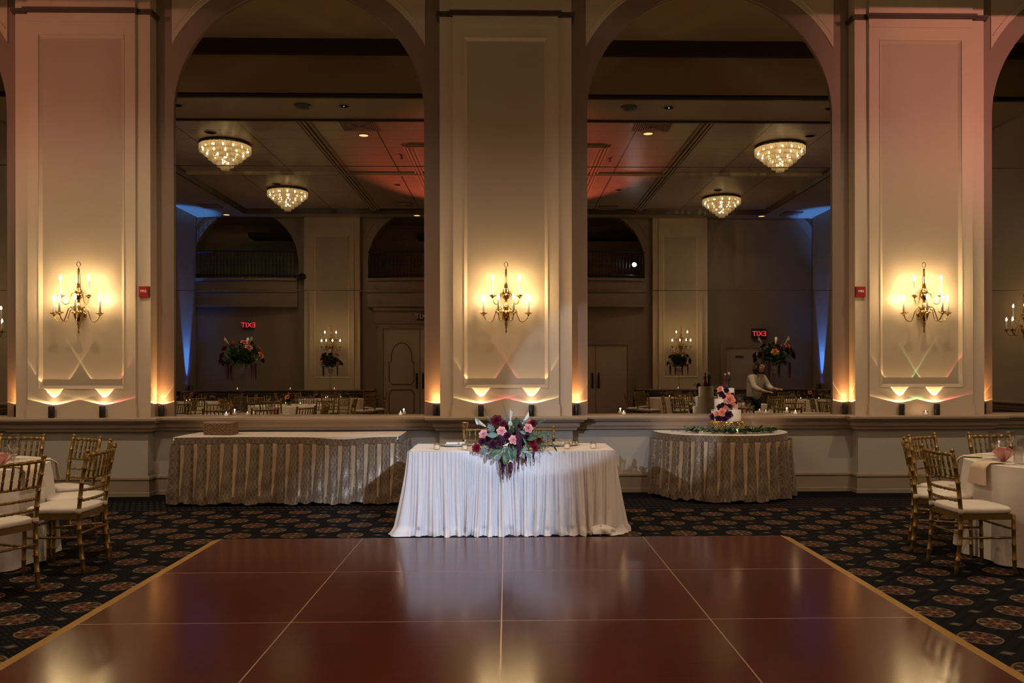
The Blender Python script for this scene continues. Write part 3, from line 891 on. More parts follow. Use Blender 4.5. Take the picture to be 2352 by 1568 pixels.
can(-2.74, 4.4, ZT, 'glowing round downlight beside the vent, left mirror', M['downlit'])
can(2.70, 4.6, ZT, 'glowing round downlight beside the vent, right mirror', M['downlit'])
can(-5.6, 4.55, ZT, 'dark round downlight above the nearer left chandelier', M['hole'])
can(5.85, 4.5, ZT, 'dark round downlight beside the nearer right chandelier', M['hole'])
can(-5.55, .15, ZT, 'dark round downlight above the farther left chandelier', M['hole'])
can(5.3, -.4, ZT, 'dark round downlight above the farther right chandelier', M['hole'])
can(-7.9, -3.3, ZC, 'lit slot downlight at the back soffit, low in the left mirror', M['downlit'])
can(-2.55, -3.35, ZC, 'lit downlight at the back soffit near the central pilaster', M['downlit'])
can(7.3, -3.35, ZC, 'lit downlight at the back soffit, right mirror', M['downlit'])
can(-5.45, 6.55, ZC, 'dark round downlight in the soffit, at the left end of the left mirror', M['hole'], .08)
can(5.45, 6.55, ZC, 'dark round downlight in the soffit, at the right end of the right mirror', M['hole'], .08)
can(-2.7, 6.55, ZC, 'dark round downlight in the soffit, left mirror', M['hole'], .08)
can(2.72, 6.55, ZC, 'dark round downlight in the soffit, right mirror', M['hole'], .08)
can(-2.65, .1, ZT, 'dark round downlight in the red-lit ceiling, left mirror', M['hole'], .07)
can(2.8, -.4, ZT, 'dark round downlight in the red-lit ceiling, right mirror', M['hole'], .07)
for x, l in ((-3.38, 'left'), (2.05, 'right')):
    t = thing('ceiling_speaker', 'grey dome ceiling speaker in the soffit, %s mirror' % l, 'speaker', (x, 6.55, ZC))
    mb = MB(); mb.lathe([(.14, 0), (.14, -.015), (.1, -.05), (.0005, -.065)], 24); mb.build('cover', [M['speaker']], t, True)
for x, y, l in ((-2.2, 2.9, 'left'), (2.2, 2.7, 'right')):
    mb = MB(); mb.lathe([(.03, 0), (.03, -.01), (.01, -.015), (.01, -.06), (.035, -.065), (.035, -.07)], 12)
    o = mb.build('sprinkler', [M['iron']]); o.location = (x, y, ZT); tag(o, 'small dark ceiling sprinkler, %s mirror' % l, 'sprinkler')

# chandeliers
def chandelier(loc, label, proto=None):
    if proto: return dup(proto, loc, 0, label)
    t = thing('crystal_chandelier', label, 'chandelier', loc, 0, 'crystal chandeliers under the tray ceiling')
    mb = MB(); mb.lathe([(.46, 0), (.49, -.02), (.47, -.05), (.0005, -.052)], 32); mb.build('ceiling_plate', [M['chandrim']], t, True)
    tiers = [(.485, -.05, .15), (.40, -.15, .12), (.32, -.22, .13), (.235, -.30, .11), (.155, -.37, .11), (.075, -.43, .11)]
    for r, z, h in tiers:
        mb = MB(); n = int(r * 130) + 6
        for k in range(n):
            a = 2 * PI * k / n
            T = Matrix.Translation((r * math.cos(a), r * math.sin(a), z)) @ Matrix.Rotation(a, 4, 'Z')
            w = PI * r / n * 0.74
            mb.add([(-.008, -w, 0), (.008, -w, 0), (.008, w, 0), (-.008, w, 0), (-.006, -w, -h * .86), (.008, -w, -h * .86), (.008, w, -h * .86), (-.006, w, -h * .86), (0, 0, -h)],
                   [(0, 4, 5, 1), (1, 5, 6, 2), (2, 6, 7, 3), (3, 7, 4, 0), (0, 1, 2, 3), (4, 8, 5), (5, 8, 6), (6, 8, 7), (7, 8, 4)], 0, T)
        ct = mb.build('crystal_tier', [M['crystal']], t)
        m2 = MB(); m2.lathe([(r - .012, z), (r + .01, z), (r + .01, z - .012), (r - .012, z - .012)], 32, cap=False); m2.build('rim', [M['chandrim']], ct)
    for (rr, zz, n) in ((.43, -.12, 14), (.35, -.2, 10), (.2, -.29, 6), (.05, -.40, 2)):
        for k in range(n):
            a = 2 * PI * k / n
            mb = MB(); mb.ball((rr * math.cos(a), rr * math.sin(a), zz), .024, 8)
            mb.build('bulb', [M['chandbulb']], t, True)
    snapshot(t)
    return t
ch_pos = [((-5.58, 3.78, ZT), 'crystal chandelier nearest in the left mirror'), ((-5.46, -.5, ZT), 'farther crystal chandelier in the left mirror'), ((5.5, 3.78, ZT), 'crystal chandelier nearest in the right mirror'), ((5.62, -1.3, ZT), 'farther crystal chandelier in the right mirror')]
ch0 = None
for p_, l_ in ch_pos:
    c_ = chandelier(p_, l_, ch0)
    if ch0 is None: ch0 = c_
    light('chandelier_glow', 'POINT', (p_[0], p_[1], p_[2] - .36), CHAND_P, (1, .8, .5), radius=.02)
    light('chandelier_glow', 'POINT', (p_[0], p_[1], p_[2] - .13), CHAND_P, (1, .8, .5), radius=.02)

# ------------------------------------------------------------------ sconces
def make_sconce():
    t = thing('wall_sconce', 'brass', 'wall lamp', (0, 0, 0))
    g = M['brass']
    zz = lambda y: (680 - 560 - y / 6.53) / 194.5       # relative to z 2.352
    prof = [(.0005, zz(1335)), (.008, zz(1325)), (.012, zz(1300)), (.007, zz(1285)), (.015, zz(1210)), (.021, zz(1190)), (.012, zz(1165)), (.03, zz(1140)), (.05, zz(1095)), (.056, zz(1040)), (.045, zz(985)), (.026, zz(955)), (.017, zz(900)), (.014, zz(840)), (.03, zz(812)), (.047, zz(770)), (.05, zz(735)), (.035, zz(690)), (.02, zz(660)), (.022, zz(650)), (.018, zz(560)), (.011, zz(390)), (.014, zz(378)), (.008, zz(365)), (.0005, zz(350))]
    mb = MB(); mb.lathe(prof, 16, 0, Matrix.Translation((0, .085, 0)))
    mb.tube([(0, 0, zz(1050)), (0, .085, zz(1050))], .02, 10)
    mb.lathe([(.05, 0), (.05, .012), (.02, .02)], 16, 0, Matrix.Translation((0, 0, zz(1050))) @ Matrix.Rotation(-PI / 2, 4, 'X'))
    ring = [(.021 * math.cos(2 * PI * k / 16), .085, zz(305) + .03 * math.sin(2 * PI * k / 16)) for k in range(17)]
    mb.tube(ring, .0045, 6)
    mb.build('body', [g], t, True)
    arms = [(-78, .27, -.216, 0), (-19, .27, -.216, 0), (19, .27, -.216, 0), (78, .27, -.216, 0), (-60, .185, -.012, 1), (60, .185, -.012, 1)]
    for az, r, zc, upp in arms:
        a = R(az); dx, dy = math.sin(a), math.cos(a)
        zb = zc
        root = zb + (.06 if not upp else .02)
        def P(d, z): return (dx * d, .085 + dy * d * (0.75 if abs(az) > 70 else 1), z)
        pts = []
        ctrl = [(.03, root - .02), (.05, root + .015), (.075, root + .03), (.105, root + .02), (.125, root - .03), (.14, root - .075), (.165, zb - .075), (.2, zb - .085), (.235, zb - .07), (.262, zb - .03), (.27, zb)]
        k_ = r / .27
        cc = [ctrl[0]] + ctrl + [ctrl[-1]]; sm = []
        for i_ in range(1, len(cc) - 2):
            for j_ in range(3):
                t_ = j_ / 3; a0, a1, a2, a3 = cc[i_ - 1], cc[i_], cc[i_ + 1], cc[i_ + 2]
                sm.append(tuple(.5 * (2 * a1[q] + (a2[q] - a0[q]) * t_ + (2 * a0[q] - 5 * a1[q] + 4 * a2[q] - a3[q]) * t_ ** 2 + (3 * a1[q] - a0[q] - 3 * a2[q] + a3[q]) * t_ ** 3) for q in (0, 1)))
        sm.append(ctrl[-1])
        pts = [P(d * k_, z) for d, z in sm]
        m1 = MB(); m1.tube(pts, .0055, 7)
        m1.tube([P(.06 * k_ + .018 * math.cos(q), root - .012 + .018 * math.sin(q)) for q in [i * PI / 5 for i in range(9)]], .004, 6)
        arm = m1.build('arm', [g], t, True)
        e = Vector(P(r, zb))
        TT = Matrix.Translation(e)
        m2 = MB(); m2.lathe([(.006, -.02), (.012, -.012), (.016, -.002), (.036, .008), (.048, .016), (.046, .018), (.014, .010), (.014, .026), (.0125, .026)], 16, 0, TT); m2.build('drip_pan', [g], arm, True)
        L = .145 if not upp else .175
        m3 = MB(); m3.lathe([(.0115, .02), (.0115, .02 + L), (.006, .022 + L)], 12, 0, TT); m3.build('candle_sleeve', [M['candle']], arm, True)
        z0 = .02 + L
        m4 = MB(); m4.lathe([(.004, z0), (.011, z0 + .008), (.0145, z0 + .02), (.0125, z0 + .034), (.006, z0 + .05), (.0008, z0 + .064)], 8, 0, TT); m4.build('bulb', [M['bulb']], arm, True)
    snapshot(t)
    return t
ZS = 2.352
sc0 = make_sconce()
sconces = [((PX - PER, D - .20, ZS), PI, 'brass six-candle sconce on the left pilaster'), ((PX, D - .20, ZS), PI, 'brass six-candle sconce on the central pilaster above the flowers'),
           ((PX + PER, D - .20, ZS), PI, 'brass six-candle sconce on the right pilaster'),
           ((-5.0, -3.53, ZS), 0, 'brass sconce on the back wall, reflected in the left mirror'), ((5.0, -3.53, ZS), 0, 'brass sconce on the back wall, reflected behind the cake in the right mirror'),
           ((0, -3.53, ZS), 0, 'brass sconce on the middle back wall pilaster'), ((8.87, 6.5, ZS), PI / 2, 'brass sconce on the right side wall, reflected at the right edge'), ((-8.87, 6.1, ZS), -PI / 2, 'brass sconce on the left side wall')]
for i, (p_, rz, l_) in enumerate(sconces):
    o = sc0 if i == 0 else copy_tree(sc0)
    o.location = p_; o.rotation_euler = (0, 0, rz); o['label'] = l_

# ------------------------------------------------------------------ ledge uplights
def uplight_nodes(ld, left, right, wide=False):
    ld.use_nodes = True
    nt = ld.node_tree; n = nt.nodes; l = nt.links
    em = n['Emission']
    geo = n.new('ShaderNodeNewGeometry'); sp = n.new('ShaderNodeSeparateXYZ'); l.new(geo.outputs['Incoming'], sp.inputs[0])
    ab = n.new('ShaderNodeMath'); ab.operation = 'ABSOLUTE'; l.new(sp.outputs[2], ab.inputs[0])
    ac = n.new('ShaderNodeMath'); ac.operation = 'ARCCOSINE'; l.new(ab.outputs[0], ac.inputs[0])
    dv = n.new('ShaderNodeMath'); dv.operation = 'DIVIDE'; l.new(ac.outputs[0], dv.inputs[0]); dv.inputs[1].default_value = PI / 2
    def ramp(edge):
        r = n.new('ShaderNodeValToRGB'); l.new(dv.outputs[0], r.inputs[0]); e = r.color_ramp.elements
        w = (1, .6, .27) if not wide else (1, .46, .14)
        pts = [(0, w, .35), (.27, w, .5), (.318, w, .7), (.345, edge, 2.3), (.352, w, .045), (.70, w, .03), (.80, edge, .25), (.835, edge, .9), (.85, w, .0), (1.0, w, 0)]
        if wide:
            pts = [(0, w, 5.0), (.05, w, 3.2), (.12, w, 1.8), (.30, w, .7), (.335, edge, 1.6), (.352, w, .42), (.60, w, .22), (.78, w, .12), (.80, edge, .4), (.835, edge, .9), (.85, w, .0), (1.0, w, 0)]
        e[0].position = 0; e[0].color = (w[0] * .35, w[1] * .35, w[2] * .35, 1)
        e[1].position = 1; e[1].color = (0, 0, 0, 1)
        e[0].color = (w[0] * pts[0][2], w[1] * pts[0][2], w[2] * pts[0][2], 1)
        for p, c, s_ in pts[1:-1]:
            q = e.new(p); q.color = (c[0] * s_, c[1] * s_, c[2] * s_, 1)
        return r
    ra, rb = ramp(left), ramp(right)
    gt = n.new('ShaderNodeMath'); gt.operation = 'GREATER_THAN'; l.new(sp.outputs[0], gt.inputs[0]); gt.inputs[1].default_value = 0
    mx = n.new('ShaderNodeMix'); mx.data_type = 'RGBA'; l.new(gt.outputs[0], mx.inputs[0]); l.new(ra.outputs[0], mx.inputs[6]); l.new(rb.outputs[0], mx.inputs[7])
    l.new(mx.outputs[2], em.inputs['Color'])
    em.inputs['Strength'].default_value = 1.0

def make_uplight():
    t = thing('uplight', 'black', 'uplight')
    mb = MB(); mb.lathe([(.033, 0), (.034, .004), (.034, .130), (.031, .134), (.029, .134), (.028, .118)], 20, cap=False)
    mb.lathe([(.0005, .0), (.033, 0)], 20)
    mb.build('housing', [M['black']], t, True)
    mb = MB(); mb.lathe([(.0005, .119), (.028, .119)], 16); mb.build('lens', [M['lens']], t)
    snapshot(t); return t
ul0 = make_uplight()
O_ = (1, .4, .16)
W_, Y_, P_, G_ = (1, .62, .3), (1, .8, .35), (1, .22, .2), (.45, .85, .35)
ups = [(-PER - .32, 0, Y_, W_, 'black cylindrical uplight on the ledge, leftmost on the left pilaster'), (-PER + .27, 0, Y_, P_, 'black cylindrical uplight on the ledge, right half of the left pilaster'),
       (-.30, 0, Y_, P_, 'black uplight on the ledge left of the flowers on the central pilaster'), (.30, 0, P_, Y_, 'black uplight on the ledge right of the flowers on the central pilaster'),
       (PER - .27, 0, W_, G_, 'black uplight left of the votive on the right pilaster ledge'), (PER + .155, 0, G_, P_, 'black uplight right of the votive on the right pilaster ledge'),
       (-PER - .85, 1, O_, O_, 'black uplight tucked behind the left pilaster, near the cut-off left mirror'), (-PER + .86, 1, O_, Y_, 'black uplight between the left pilaster and the left mirror'),
       (-.855, 1, O_, W_, 'black uplight between the left mirror and the central pilaster'), (.855, 1, W_, Y_, 'black uplight between the central pilaster and the right mirror'),
       (PER - .86, 1, Y_, O_, 'black uplight between the right mirror and the right pilaster'), (PER + .85, 1, O_, O_, 'black uplight tucked behind the right pilaster, near the cut-off right mirror')]
for i, (u, onwall, lc, rc, lab) in enumerate(ups):
    y = D - .232 - .05 if not onwall else D - .05
    o = ul0 if i == 0 else copy_tree(ul0)
    o.location = (PX + u, y, ZL + .001); o['label'] = lab; o['group'] = 'black uplights standing on the ledge'
    li = light('uplight_beam', 'SPOT', (PX + u, y, ZL + .138), UPLIGHT * (1 if not onwall else .8), (1, 1, 1), (PX + u, y, 5), 172, 0.0, 0.004)
    uplight_nodes(li.data, lc, rc, bool(onwall))

# blue uplights in the back corners
for sx, l_ in ((-1, 'left'), (1, 'right')):
    t = thing('uplight', 'black uplight washing the %s back corner deep blue' % l_, 'uplight', (sx * 8.765, -2.9, .932))
    mb = MB(); mb.lathe([(.06, 0), (.06, .14), (.05, .14), (.05, .12)], 16, cap=False); mb.build('housing', [M['black']], t, True)
    mb = MB(); mb.lathe([(.0005, .122), (.05, .122)], 16); mb.build('lens', [M['bluelens']], t)
    light('blue_beam', 'SPOT', (sx * 8.775, -2.9, 1.09), BLUE, (.05, .23, 1.0), (sx * 8.97, -2.9, 3.6), 30, .6, .012)
    light('blue_spill', 'SPOT', (sx * 8.72, -2.9, 1.09), BLUE * .03, (.02, .12, 1.0), (sx * 8.8, -3.3, 5), 66, .9, .012)

# ------------------------------------------------------------------ dance floor
DX, DY = -0.035, 7.33; S = 1.2192
df = thing('dance_floor', 'portable dark mahogany dance floor of square panels with gold edging', 'dance floor', (DX, DY, 0))
mb = MB(); mb.box(-2 * S, 2 * S, -7 * S, 0, 0.002, .0217); mb.build('base', [M['alu']], df)
pm = None
for j in range(7):
    for i in range(-2, 2):
        g = .0042
        mb = MB(); mb.box(-S / 2 + g, S / 2 - g, -S / 2 + g, S / 2 - g, 0, .0036)
        if pm is None:
            pm = mb.mesh('floor_panel', [M['wood']])
        o = bpy.data.objects.new('floor_panel', pm); COL.objects.link(o); o.parent = df
        o.location = ((i + .5) * S, -(j + .5) * S, .0185)
def ramp_edge(T, L, w):
    mb = MB(); mb.add([(0, 0, .022), (L, 0, .022), (L, 0, 0.0), (0, 0, 0.0), (0 - w * .0, w, .003), (L, w, .003), (L, w, 0), (0, w, 0)],
                      [(0, 1, 5, 4), (4, 5, 6, 7), (0, 4, 7, 3), (1, 2, 6, 5)], 0, T)
    return mb.build('edge_ramp', [M['trimgold']], df)
ramp_edge(Matrix.Translation((-2 * S, 0, 0)), 4 * S, .03)
ramp_edge(Matrix.Translation((2 * S, 0.03, 0)) @ Matrix.Rotation(-PI / 2, 4, 'Z'), 7 * S + .03, .085)
ramp_edge(Matrix.Translation((-2 * S, -7 * S, 0)) @ Matrix.Rotation(PI / 2, 4, 'Z'), 7 * S + .03, .085)

# ------------------------------------------------------------------ tables and linen
def folding_table(name, label, x0, x1, y0, y1, z, cat='table'):
    t = thing(name, label, cat, ((x0 + x1) / 2, (y0 + y1) / 2, 0))
    hx, hy = (x1 - x0) / 2 - .01, (y1 - y0) / 2 - .01
    mb = MB(); mb.box(-hx, hx, -hy, hy, z - .03, z - .008); mb.build('tabletop', [M['wood']], t)
    for sx in (-1, 1):
        for sy in (-1, 1):
            mb = MB(); mb.tube([(sx * (hx - .12), sy * (hy - .08), 0), (sx * (hx - .12), sy * (hy - .08), z - .03)], .014, 8); mb.build('leg', [M['iron']], t, True)
    return t

def perimeter(x0, x1, y0, y1, r):
    """front + two sides, counter: from back-left, down left side, along front, up right side. returns point(s), normal, length"""
    segs = []
    L1 = (y1 - y0) - r; Lc = PI / 2 * r; L2 = (x1 - x0) - 2 * r
    total = L1 + Lc + L2 + Lc + L1
    def at(s):
        s = max(0, min(total, s))
        if s < L1: return (x0, y1 - s), (-1, 0)
        s -= L1
        if s < Lc:
            a = s / r; return (x0 + r - r * math.cos(a), y0 + r - r * math.sin(a)), (-math.cos(a), -math.sin(a))
        s -= Lc
        if s < L2: return (x0 + r + s, y0), (0, -1)
        s -= L2
        if s < Lc:
            a = s / r; return (x1 - r + r * math.sin(a), y0 + r - r * math.cos(a)), (math.sin(a), -math.cos(a))
        s -= Lc
        return (x1, y0 + r + s), (1, 0)
    return at, total

def half_round(cx, cy, rx, ry, back):
    N = 400; pts = [];
    for k in range(N + 1):
        a = PI + PI * k / N
        pts.append((cx + rx * math.cos(a), cy + ry * math.sin(a)))
    pts = [(cx - rx, back)] + pts + [(cx + rx, back)]
    cum = [0]
    for i in range(1, len(pts)): cum.append(cum[-1] + math.hypot(pts[i][0] - pts[i - 1][0], pts[i][1] - pts[i - 1][1]))
    total = cum[-1]
    import bisect
    def at(s):
        s = max(0, min(total - 1e-6, s)); i = min(len(pts) - 2, max(0, bisect.bisect_right(cum, s) - 1))
        f = (s - cum[i]) / max(1e-9, cum[i + 1] - cum[i])
        p = (pts[i][0] + (pts[i + 1][0] - pts[i][0]) * f, pts[i][1] + (pts[i + 1][1] - pts[i][1]) * f)
        d = Vector((pts[i + 1][0] - pts[i][0], pts[i + 1][1] - pts[i][1])).normalized()
        return p, (d.y, -d.x)
    return at, total

def pleated_skirt(name, label, at, total, z, hem, pitch, sag=None, flare=.05, seed=1):
    t = thing(name, label, 'table skirt')
    rr = random.Random(seed); n = max(2, round(total / pitch)); pitch = total / n
    ph = [rr.uniform(-.05, .05) for _ in range(n + 1)]; wv = [rr.uniform(.7, 1.3) for _ in range(n + 1)]; drift = [rr.uniform(-.16, .16) for _ in range(n + 1)]
    sg = sag or (lambda s: 0.0)
    band = .072
    mb = MB()
    def fb(u, v):
        s = u * total; (px, py), (nx, ny) = at(s)
        o = .006 + .004 * math.sin(s * 23) * v
        return (px + nx * o, py + ny * o, z + .002 - sg(s) - v * band)
    mb.grid(fb, 260, 4, 0, uvfn=lambda u, v: (u * total, v * band))
    mb.build('waistband', [M['brocade']], t, True)
    ztop = z - band + .002
    def cell(s):
        q = s / pitch; k = int(q) % (n + 1); return k, q - int(q)
    def tri(p, w0, w1, e):   # raised between w0..w1 with edge softness e
        a = min(1, max(0, (p - w0) / e)); b = min(1, max(0, (w1 - p) / e))
        m = min(a, b); return m * m * (3 - 2 * m)
    def warp(u, v):
        s = u * total; k, p = cell(s)
        w_ = max(.03, .38 * (1 - .85 * v) + .06 * v * math.sin(k * 2.7))
        q = p / .3 * w_ if p < .3 else w_ + (p - .3) / .7 * (1 - w_)
        return (k + q) * pitch if s < total - 1e-6 else total, k, q
    def fs(u, v):
        s, k, p = warp(u, v)
        p2 = p + drift[k] * v * math.sin(PI * p)
        h = ztop - sg(s) - hem
        amp = .038 + .014 * v
        box = tri(p2, .30, .97, .10)
        soft = .5 + .5 * math.sin(2 * PI * (s / pitch) * .93 + k * 1.1)
        o = .004 + flare * v + amp * wv[k] * (box * (1 - .45 * v) + soft * .45 * v)
        o += .006 * math.sin(s * 61 + v * 7 + k) * v + .005 * math.sin(v * 19 + k * 2.3) * v
        (px, py), (nx, ny) = at(s)
        zz = ztop - sg(s) - v * (h + .012 * math.sin(k * 1.9) + .006 * math.sin(s * 40) * v)
        return (px + nx * o, py + ny * o, zz)
    def mfn(u, v):
        k, p = cell(u * total); return 1 if p < .3 and v < .88 else 0
    mb = MB(); mb.grid(fs, n * 20, 26, 0, mfn=mfn, uvfn=lambda u, v: (warp(u, v)[0] * 1.6, v * .7))
    mb.build('pleats', [M['brocade'], M['satin']], t, True)
    return t

# long buffet table on the left
TZ = .745
bx0, bx1, by0, by1 = -3.66, -1.20, 9.30, 10.09
folding_table('buffet_table', 'long folding buffet table hidden under cloth below the left mirror', bx0, bx1, by0, by1, TZ)
def sagb(s):
    x = s - 3.05 + bx0 * 0 ; return .022 * math.exp(-((s - 2.62) / .22) ** 2) + .004 * math.sin(s * 3)
at1, tot1 = perimeter(bx0, bx1, by0, by1, .03)
pleated_skirt('table_skirt', 'taupe diamond brocade pleated skirt around the long buffet table', at1, tot1, TZ, .03, .143, sagb, seed=3)
def topper(name, label, x0, x1, y0, y1, z, mat):
    mb = MB()
    mb.grid(lambda u, v: (x0 + (x1 - x0) * u, y0 + (y1 - y0) * v, z + .002 * math.sin(u * 9 + v * 5)), 30, 8)
    mb.grid(lambda u, v: (x0 + (x1 - x0) * u, y0 - .001, z - .034 * v + .002 * math.sin(u * 9)), 30, 2)
    o = mb.build(name, [mat], None, True)
    return tag(o, label, 'tablecloth')
topper('tablecloth', 'flat white cloth covering the long buffet table', bx0, bx1, by0, by1, TZ + .004, M['white_cloth'])

# wicker basket
t = thing('wicker_basket', 'rectangular brown woven basket on the left end of the buffet table', 'basket', (-3.28, 9.72, TZ + .007), R(-2))
mb = MB(); w, d, h = .155, .10, .135
mb.add([(-w, -d, 0), (w, -d, 0), (w, d, 0), (-w, d, 0), (-w - .006, -d - .005, h), (w + .006, -d - .005, h), (w + .006, d + .005, h), (-w - .006, d + .005, h),
        (-w + .01, -d + .01, .01), (w - .01, -d + .01, .01), (w - .01, d - .01, .01), (-w + .01, d - .01, .01), (-w + .006, -d + .007, h), (w - .006, -d + .007, h), (w - .006, d - .007, h), (-w + .006, d - .007, h)],
       [(0, 3, 2, 1), (0, 1, 5, 4), (1, 2, 6, 5), (2, 3, 7, 6), (3, 0, 4, 7), (8, 9, 10, 11), (8, 12, 13, 9), (9, 13, 14, 10), (10, 14, 15, 11), (11, 15, 12, 8), (4, 5, 13, 12), (5, 6, 14, 13), (6, 7, 15, 14), (7, 4, 12, 15)])
for j in range(9):     # horizontal strands bulging between stakes
    zz_ = .01 + j * .0145
    pts = []
    for k in range(57):
        f = k / 56 * 4; q = int(f) % 4; f -= int(f)
        cs2 = [(-w, -d), (w, -d), (w, d), (-w, d), (-w, -d)]
        a, b = cs2[q], cs2[q + 1]
        nx, ny = [(0, -1), (1, 0), (0, 1), (-1, 0)][q]
        o_ = .005 + .005 * (1 if (k + j) % 2 else -1)
        pts.append((a[0] + (b[0] - a[0]) * f + nx * o_, a[1] + (b[1] - a[1]) * f + ny * o_, zz_))
    mb.tube(pts, .0075, 5)
mb.build('body', [M['wicker']], t, True)
mb = MB(); mb.tube([(-w - .006, -d - .005, h), (w + .006, -d - .005, h), (w + .006, d + .005, h), (-w - .006, d + .005, h), (-w - .006, -d - .005, h)], .009, 6)
mb.build('rim', [simple('pale_basket_rim', (.36, .26, .22), .5)], t, True)

# half round cake table
ccx, ccy, crx, cry, cback = 2.53, 9.96, .775, .74, 10.12
t = thing('cake_table', 'half-round table hidden under brocade below the right mirror', 'table', (ccx, ccy, 0))
mb = MB()
ring = [(crx * .985 * math.cos(PI + PI * k / 40), cry * .985 * math.sin(PI + PI * k / 40)) for k in range(41)]
ring = [(-crx * .985, cback - ccy)] + ring + [(crx * .985, cback - ccy)]; n = len(ring)
mb.add([(x, y, TZ - .03) for x, y in ring] + [(x, y, TZ - .008) for x, y in ring], [tuple(range(n - 1, -1, -1)), tuple(range(n, 2 * n))] + [(i, (i + 1) % n, n + (i + 1) % n, n + i) for i in range(n)])
mb.build('tabletop', [M['wood']], t)
for (x, y) in ((-.5, .05), (.5, .05), (-.3, -.45), (.3, -.45)):
    mb = MB(); mb.tube([(x, y, 0), (x, y, TZ - .03)], .014, 8); mb.build('leg', [M['iron']], t, True)
at2, tot2 = half_round(ccx, ccy, crx, cry, cback)
pleated_skirt('table_skirt', 'taupe diamond brocade pleated skirt around the half-round cake table', at2, tot2, TZ, .03, .145, lambda s: .004 * math.sin(s * 4), flare=.035, seed=9)
mb = MB()
ring = [(ccx + crx * math.cos(PI + PI * k / 60), ccy + cry * math.sin(PI + PI * k / 60)) for k in range(61)]
ring = [(ccx - crx, cback)] + ring + [(ccx + crx, cback)]; n = len(ring)
mb.add([(x, y, TZ + .001) for x, y in ring] + [(x, y, TZ + .006) for x, y in ring], [tuple(range(n - 1, -1, -1)), tuple(range(n, 2 * n))] + [(i, (i + 1) % n, n + (i + 1) % n, n + i) for i in range(n)])
tag(mb.build('tablecloth', [M['white_cloth']]), 'flat white cloth on the half-round cake table', 'tablecloth')

# sweetheart table
sx0, sx1, sy0, sy1 = -.885, .975, 7.60, 8.40
folding_table('sweetheart_table', 'small head table hidden under white chiffon in the centre', sx0 + .01, sx1 - .01, sy0 + .01, sy1, TZ)
def chiffon():
    t = thing('chiffon_tablecloth', 'white gathered chiffon cloth over the sweetheart table, pooling at the dance floor', 'tablecloth')
    mb = MB()
    r_ = .05
    def f(u, v):
        x = sx0 + (sx1 - sx0) * u; y = sy0 + (sy1 - sy0) * v
        return (x, y, TZ + .003 + .002 * math.sin(u * 14 + v * 3))
    mb.grid(f, 24, 8)
    mb.build('top', [M['white_cloth']], t, True)
    at, tot = perimeter(sx0, sx1, sy0, sy1, .04)
    rr = random.Random(5)
    # irregular fold phase
    K = 120; ph = [0]
    for k in range(K): ph.append(ph[-1] + rr.uniform(.6, 1.5))
    tot_ph = ph[-1]
    am = [rr.uniform(.4, 1.25) for _ in range(K + 2)]
    import bisect
    def fold(s, v):
        q = s / tot * tot_ph
        k = min(K - 1, max(0, bisect.bisect_right(ph, q) - 1)); f_ = (q - ph[k]) / (ph[k + 1] - ph[k])
        a = am[k] * (1 - f_) + am[k + 1] * f_
        w = .5 - .5 * math.cos(2 * PI * f_)
        w2 = .5 - .5 * math.cos(2 * PI * (s / tot * 33 + .35 * math.sin(s * 3.1) + .3 * v * math.sin(s * 5)))
        return a * ((1 - .5 * v) * w * .016 + v ** 1.3 * (.014 * w + .075 * w2))
    def fs(u, v):
        s = u * tot
        vv = v
        (px, py), (nx, ny) = at(s)
        side = abs(nx)
        fl = (.055 + .0 * side) * vv ** 1.25
        o = .004 + fl + fold(s, vv)
        zb = TZ + .003 - .006 - vv * (TZ - .006)
        if vv > .9:       # pooling at the hem
            q = (vv - .9) / .1
            o += .03 * q * q * (.6 + .6 * math.sin(s * 17 + 1) + .5 * math.sin(s * 41))
            o += .018 * math.sin(q * PI) * math.sin(s * 33)
            zb = max(.006, zb + .012 * math.sin(q * PI) * (1 + math.sin(s * 23)))
        bx = .0
        if s > tot - 1.4 and vv > .9: pass
        return (px + nx * o + (.006 * vv * math.sin(s * 29 + vv * 3) + .022 * vv * vv * math.sin(s * 11 + 1.7)) * abs(ny), py + ny * min(o, .27) , zb)
    mb = MB(); mb.grid(fs, 1100, 30)
    mb.build('skirt', [M['chiffon']], t, True)
    mb = MB(); mb.grid(lambda u, v: (at(u * tot)[0][0] + at(u * tot)[1][0] * .006, at(u * tot)[0][1] + at(u * tot)[1][1] * .006, TZ + .004 - v * .012), 120, 2)
    mb.build('hem_band', [M['white_cloth']], t, True)
    # bunched end of the cloth at the right front corner
    mb = MB(); cx_, cy_ = .84, 7.50
    def bun(u, v):
        a = 2 * PI * u; b_ = PI / 2 * v
        r = (.085 + .016 * math.sin(a * 5 + v * 4) + .01 * math.sin(a * 11)) * math.cos(b_) ** .8
        return (cx_ + r * 1.25 * math.cos(a), cy_ + r * .75 * math.sin(a), .024 + (.062 + .012 * math.sin(a * 4)) * math.sin(b_))
    mb.grid(bun, 60, 14); mb.build('bunched_hem', [M['chiffon']], t, True)
chiffon()

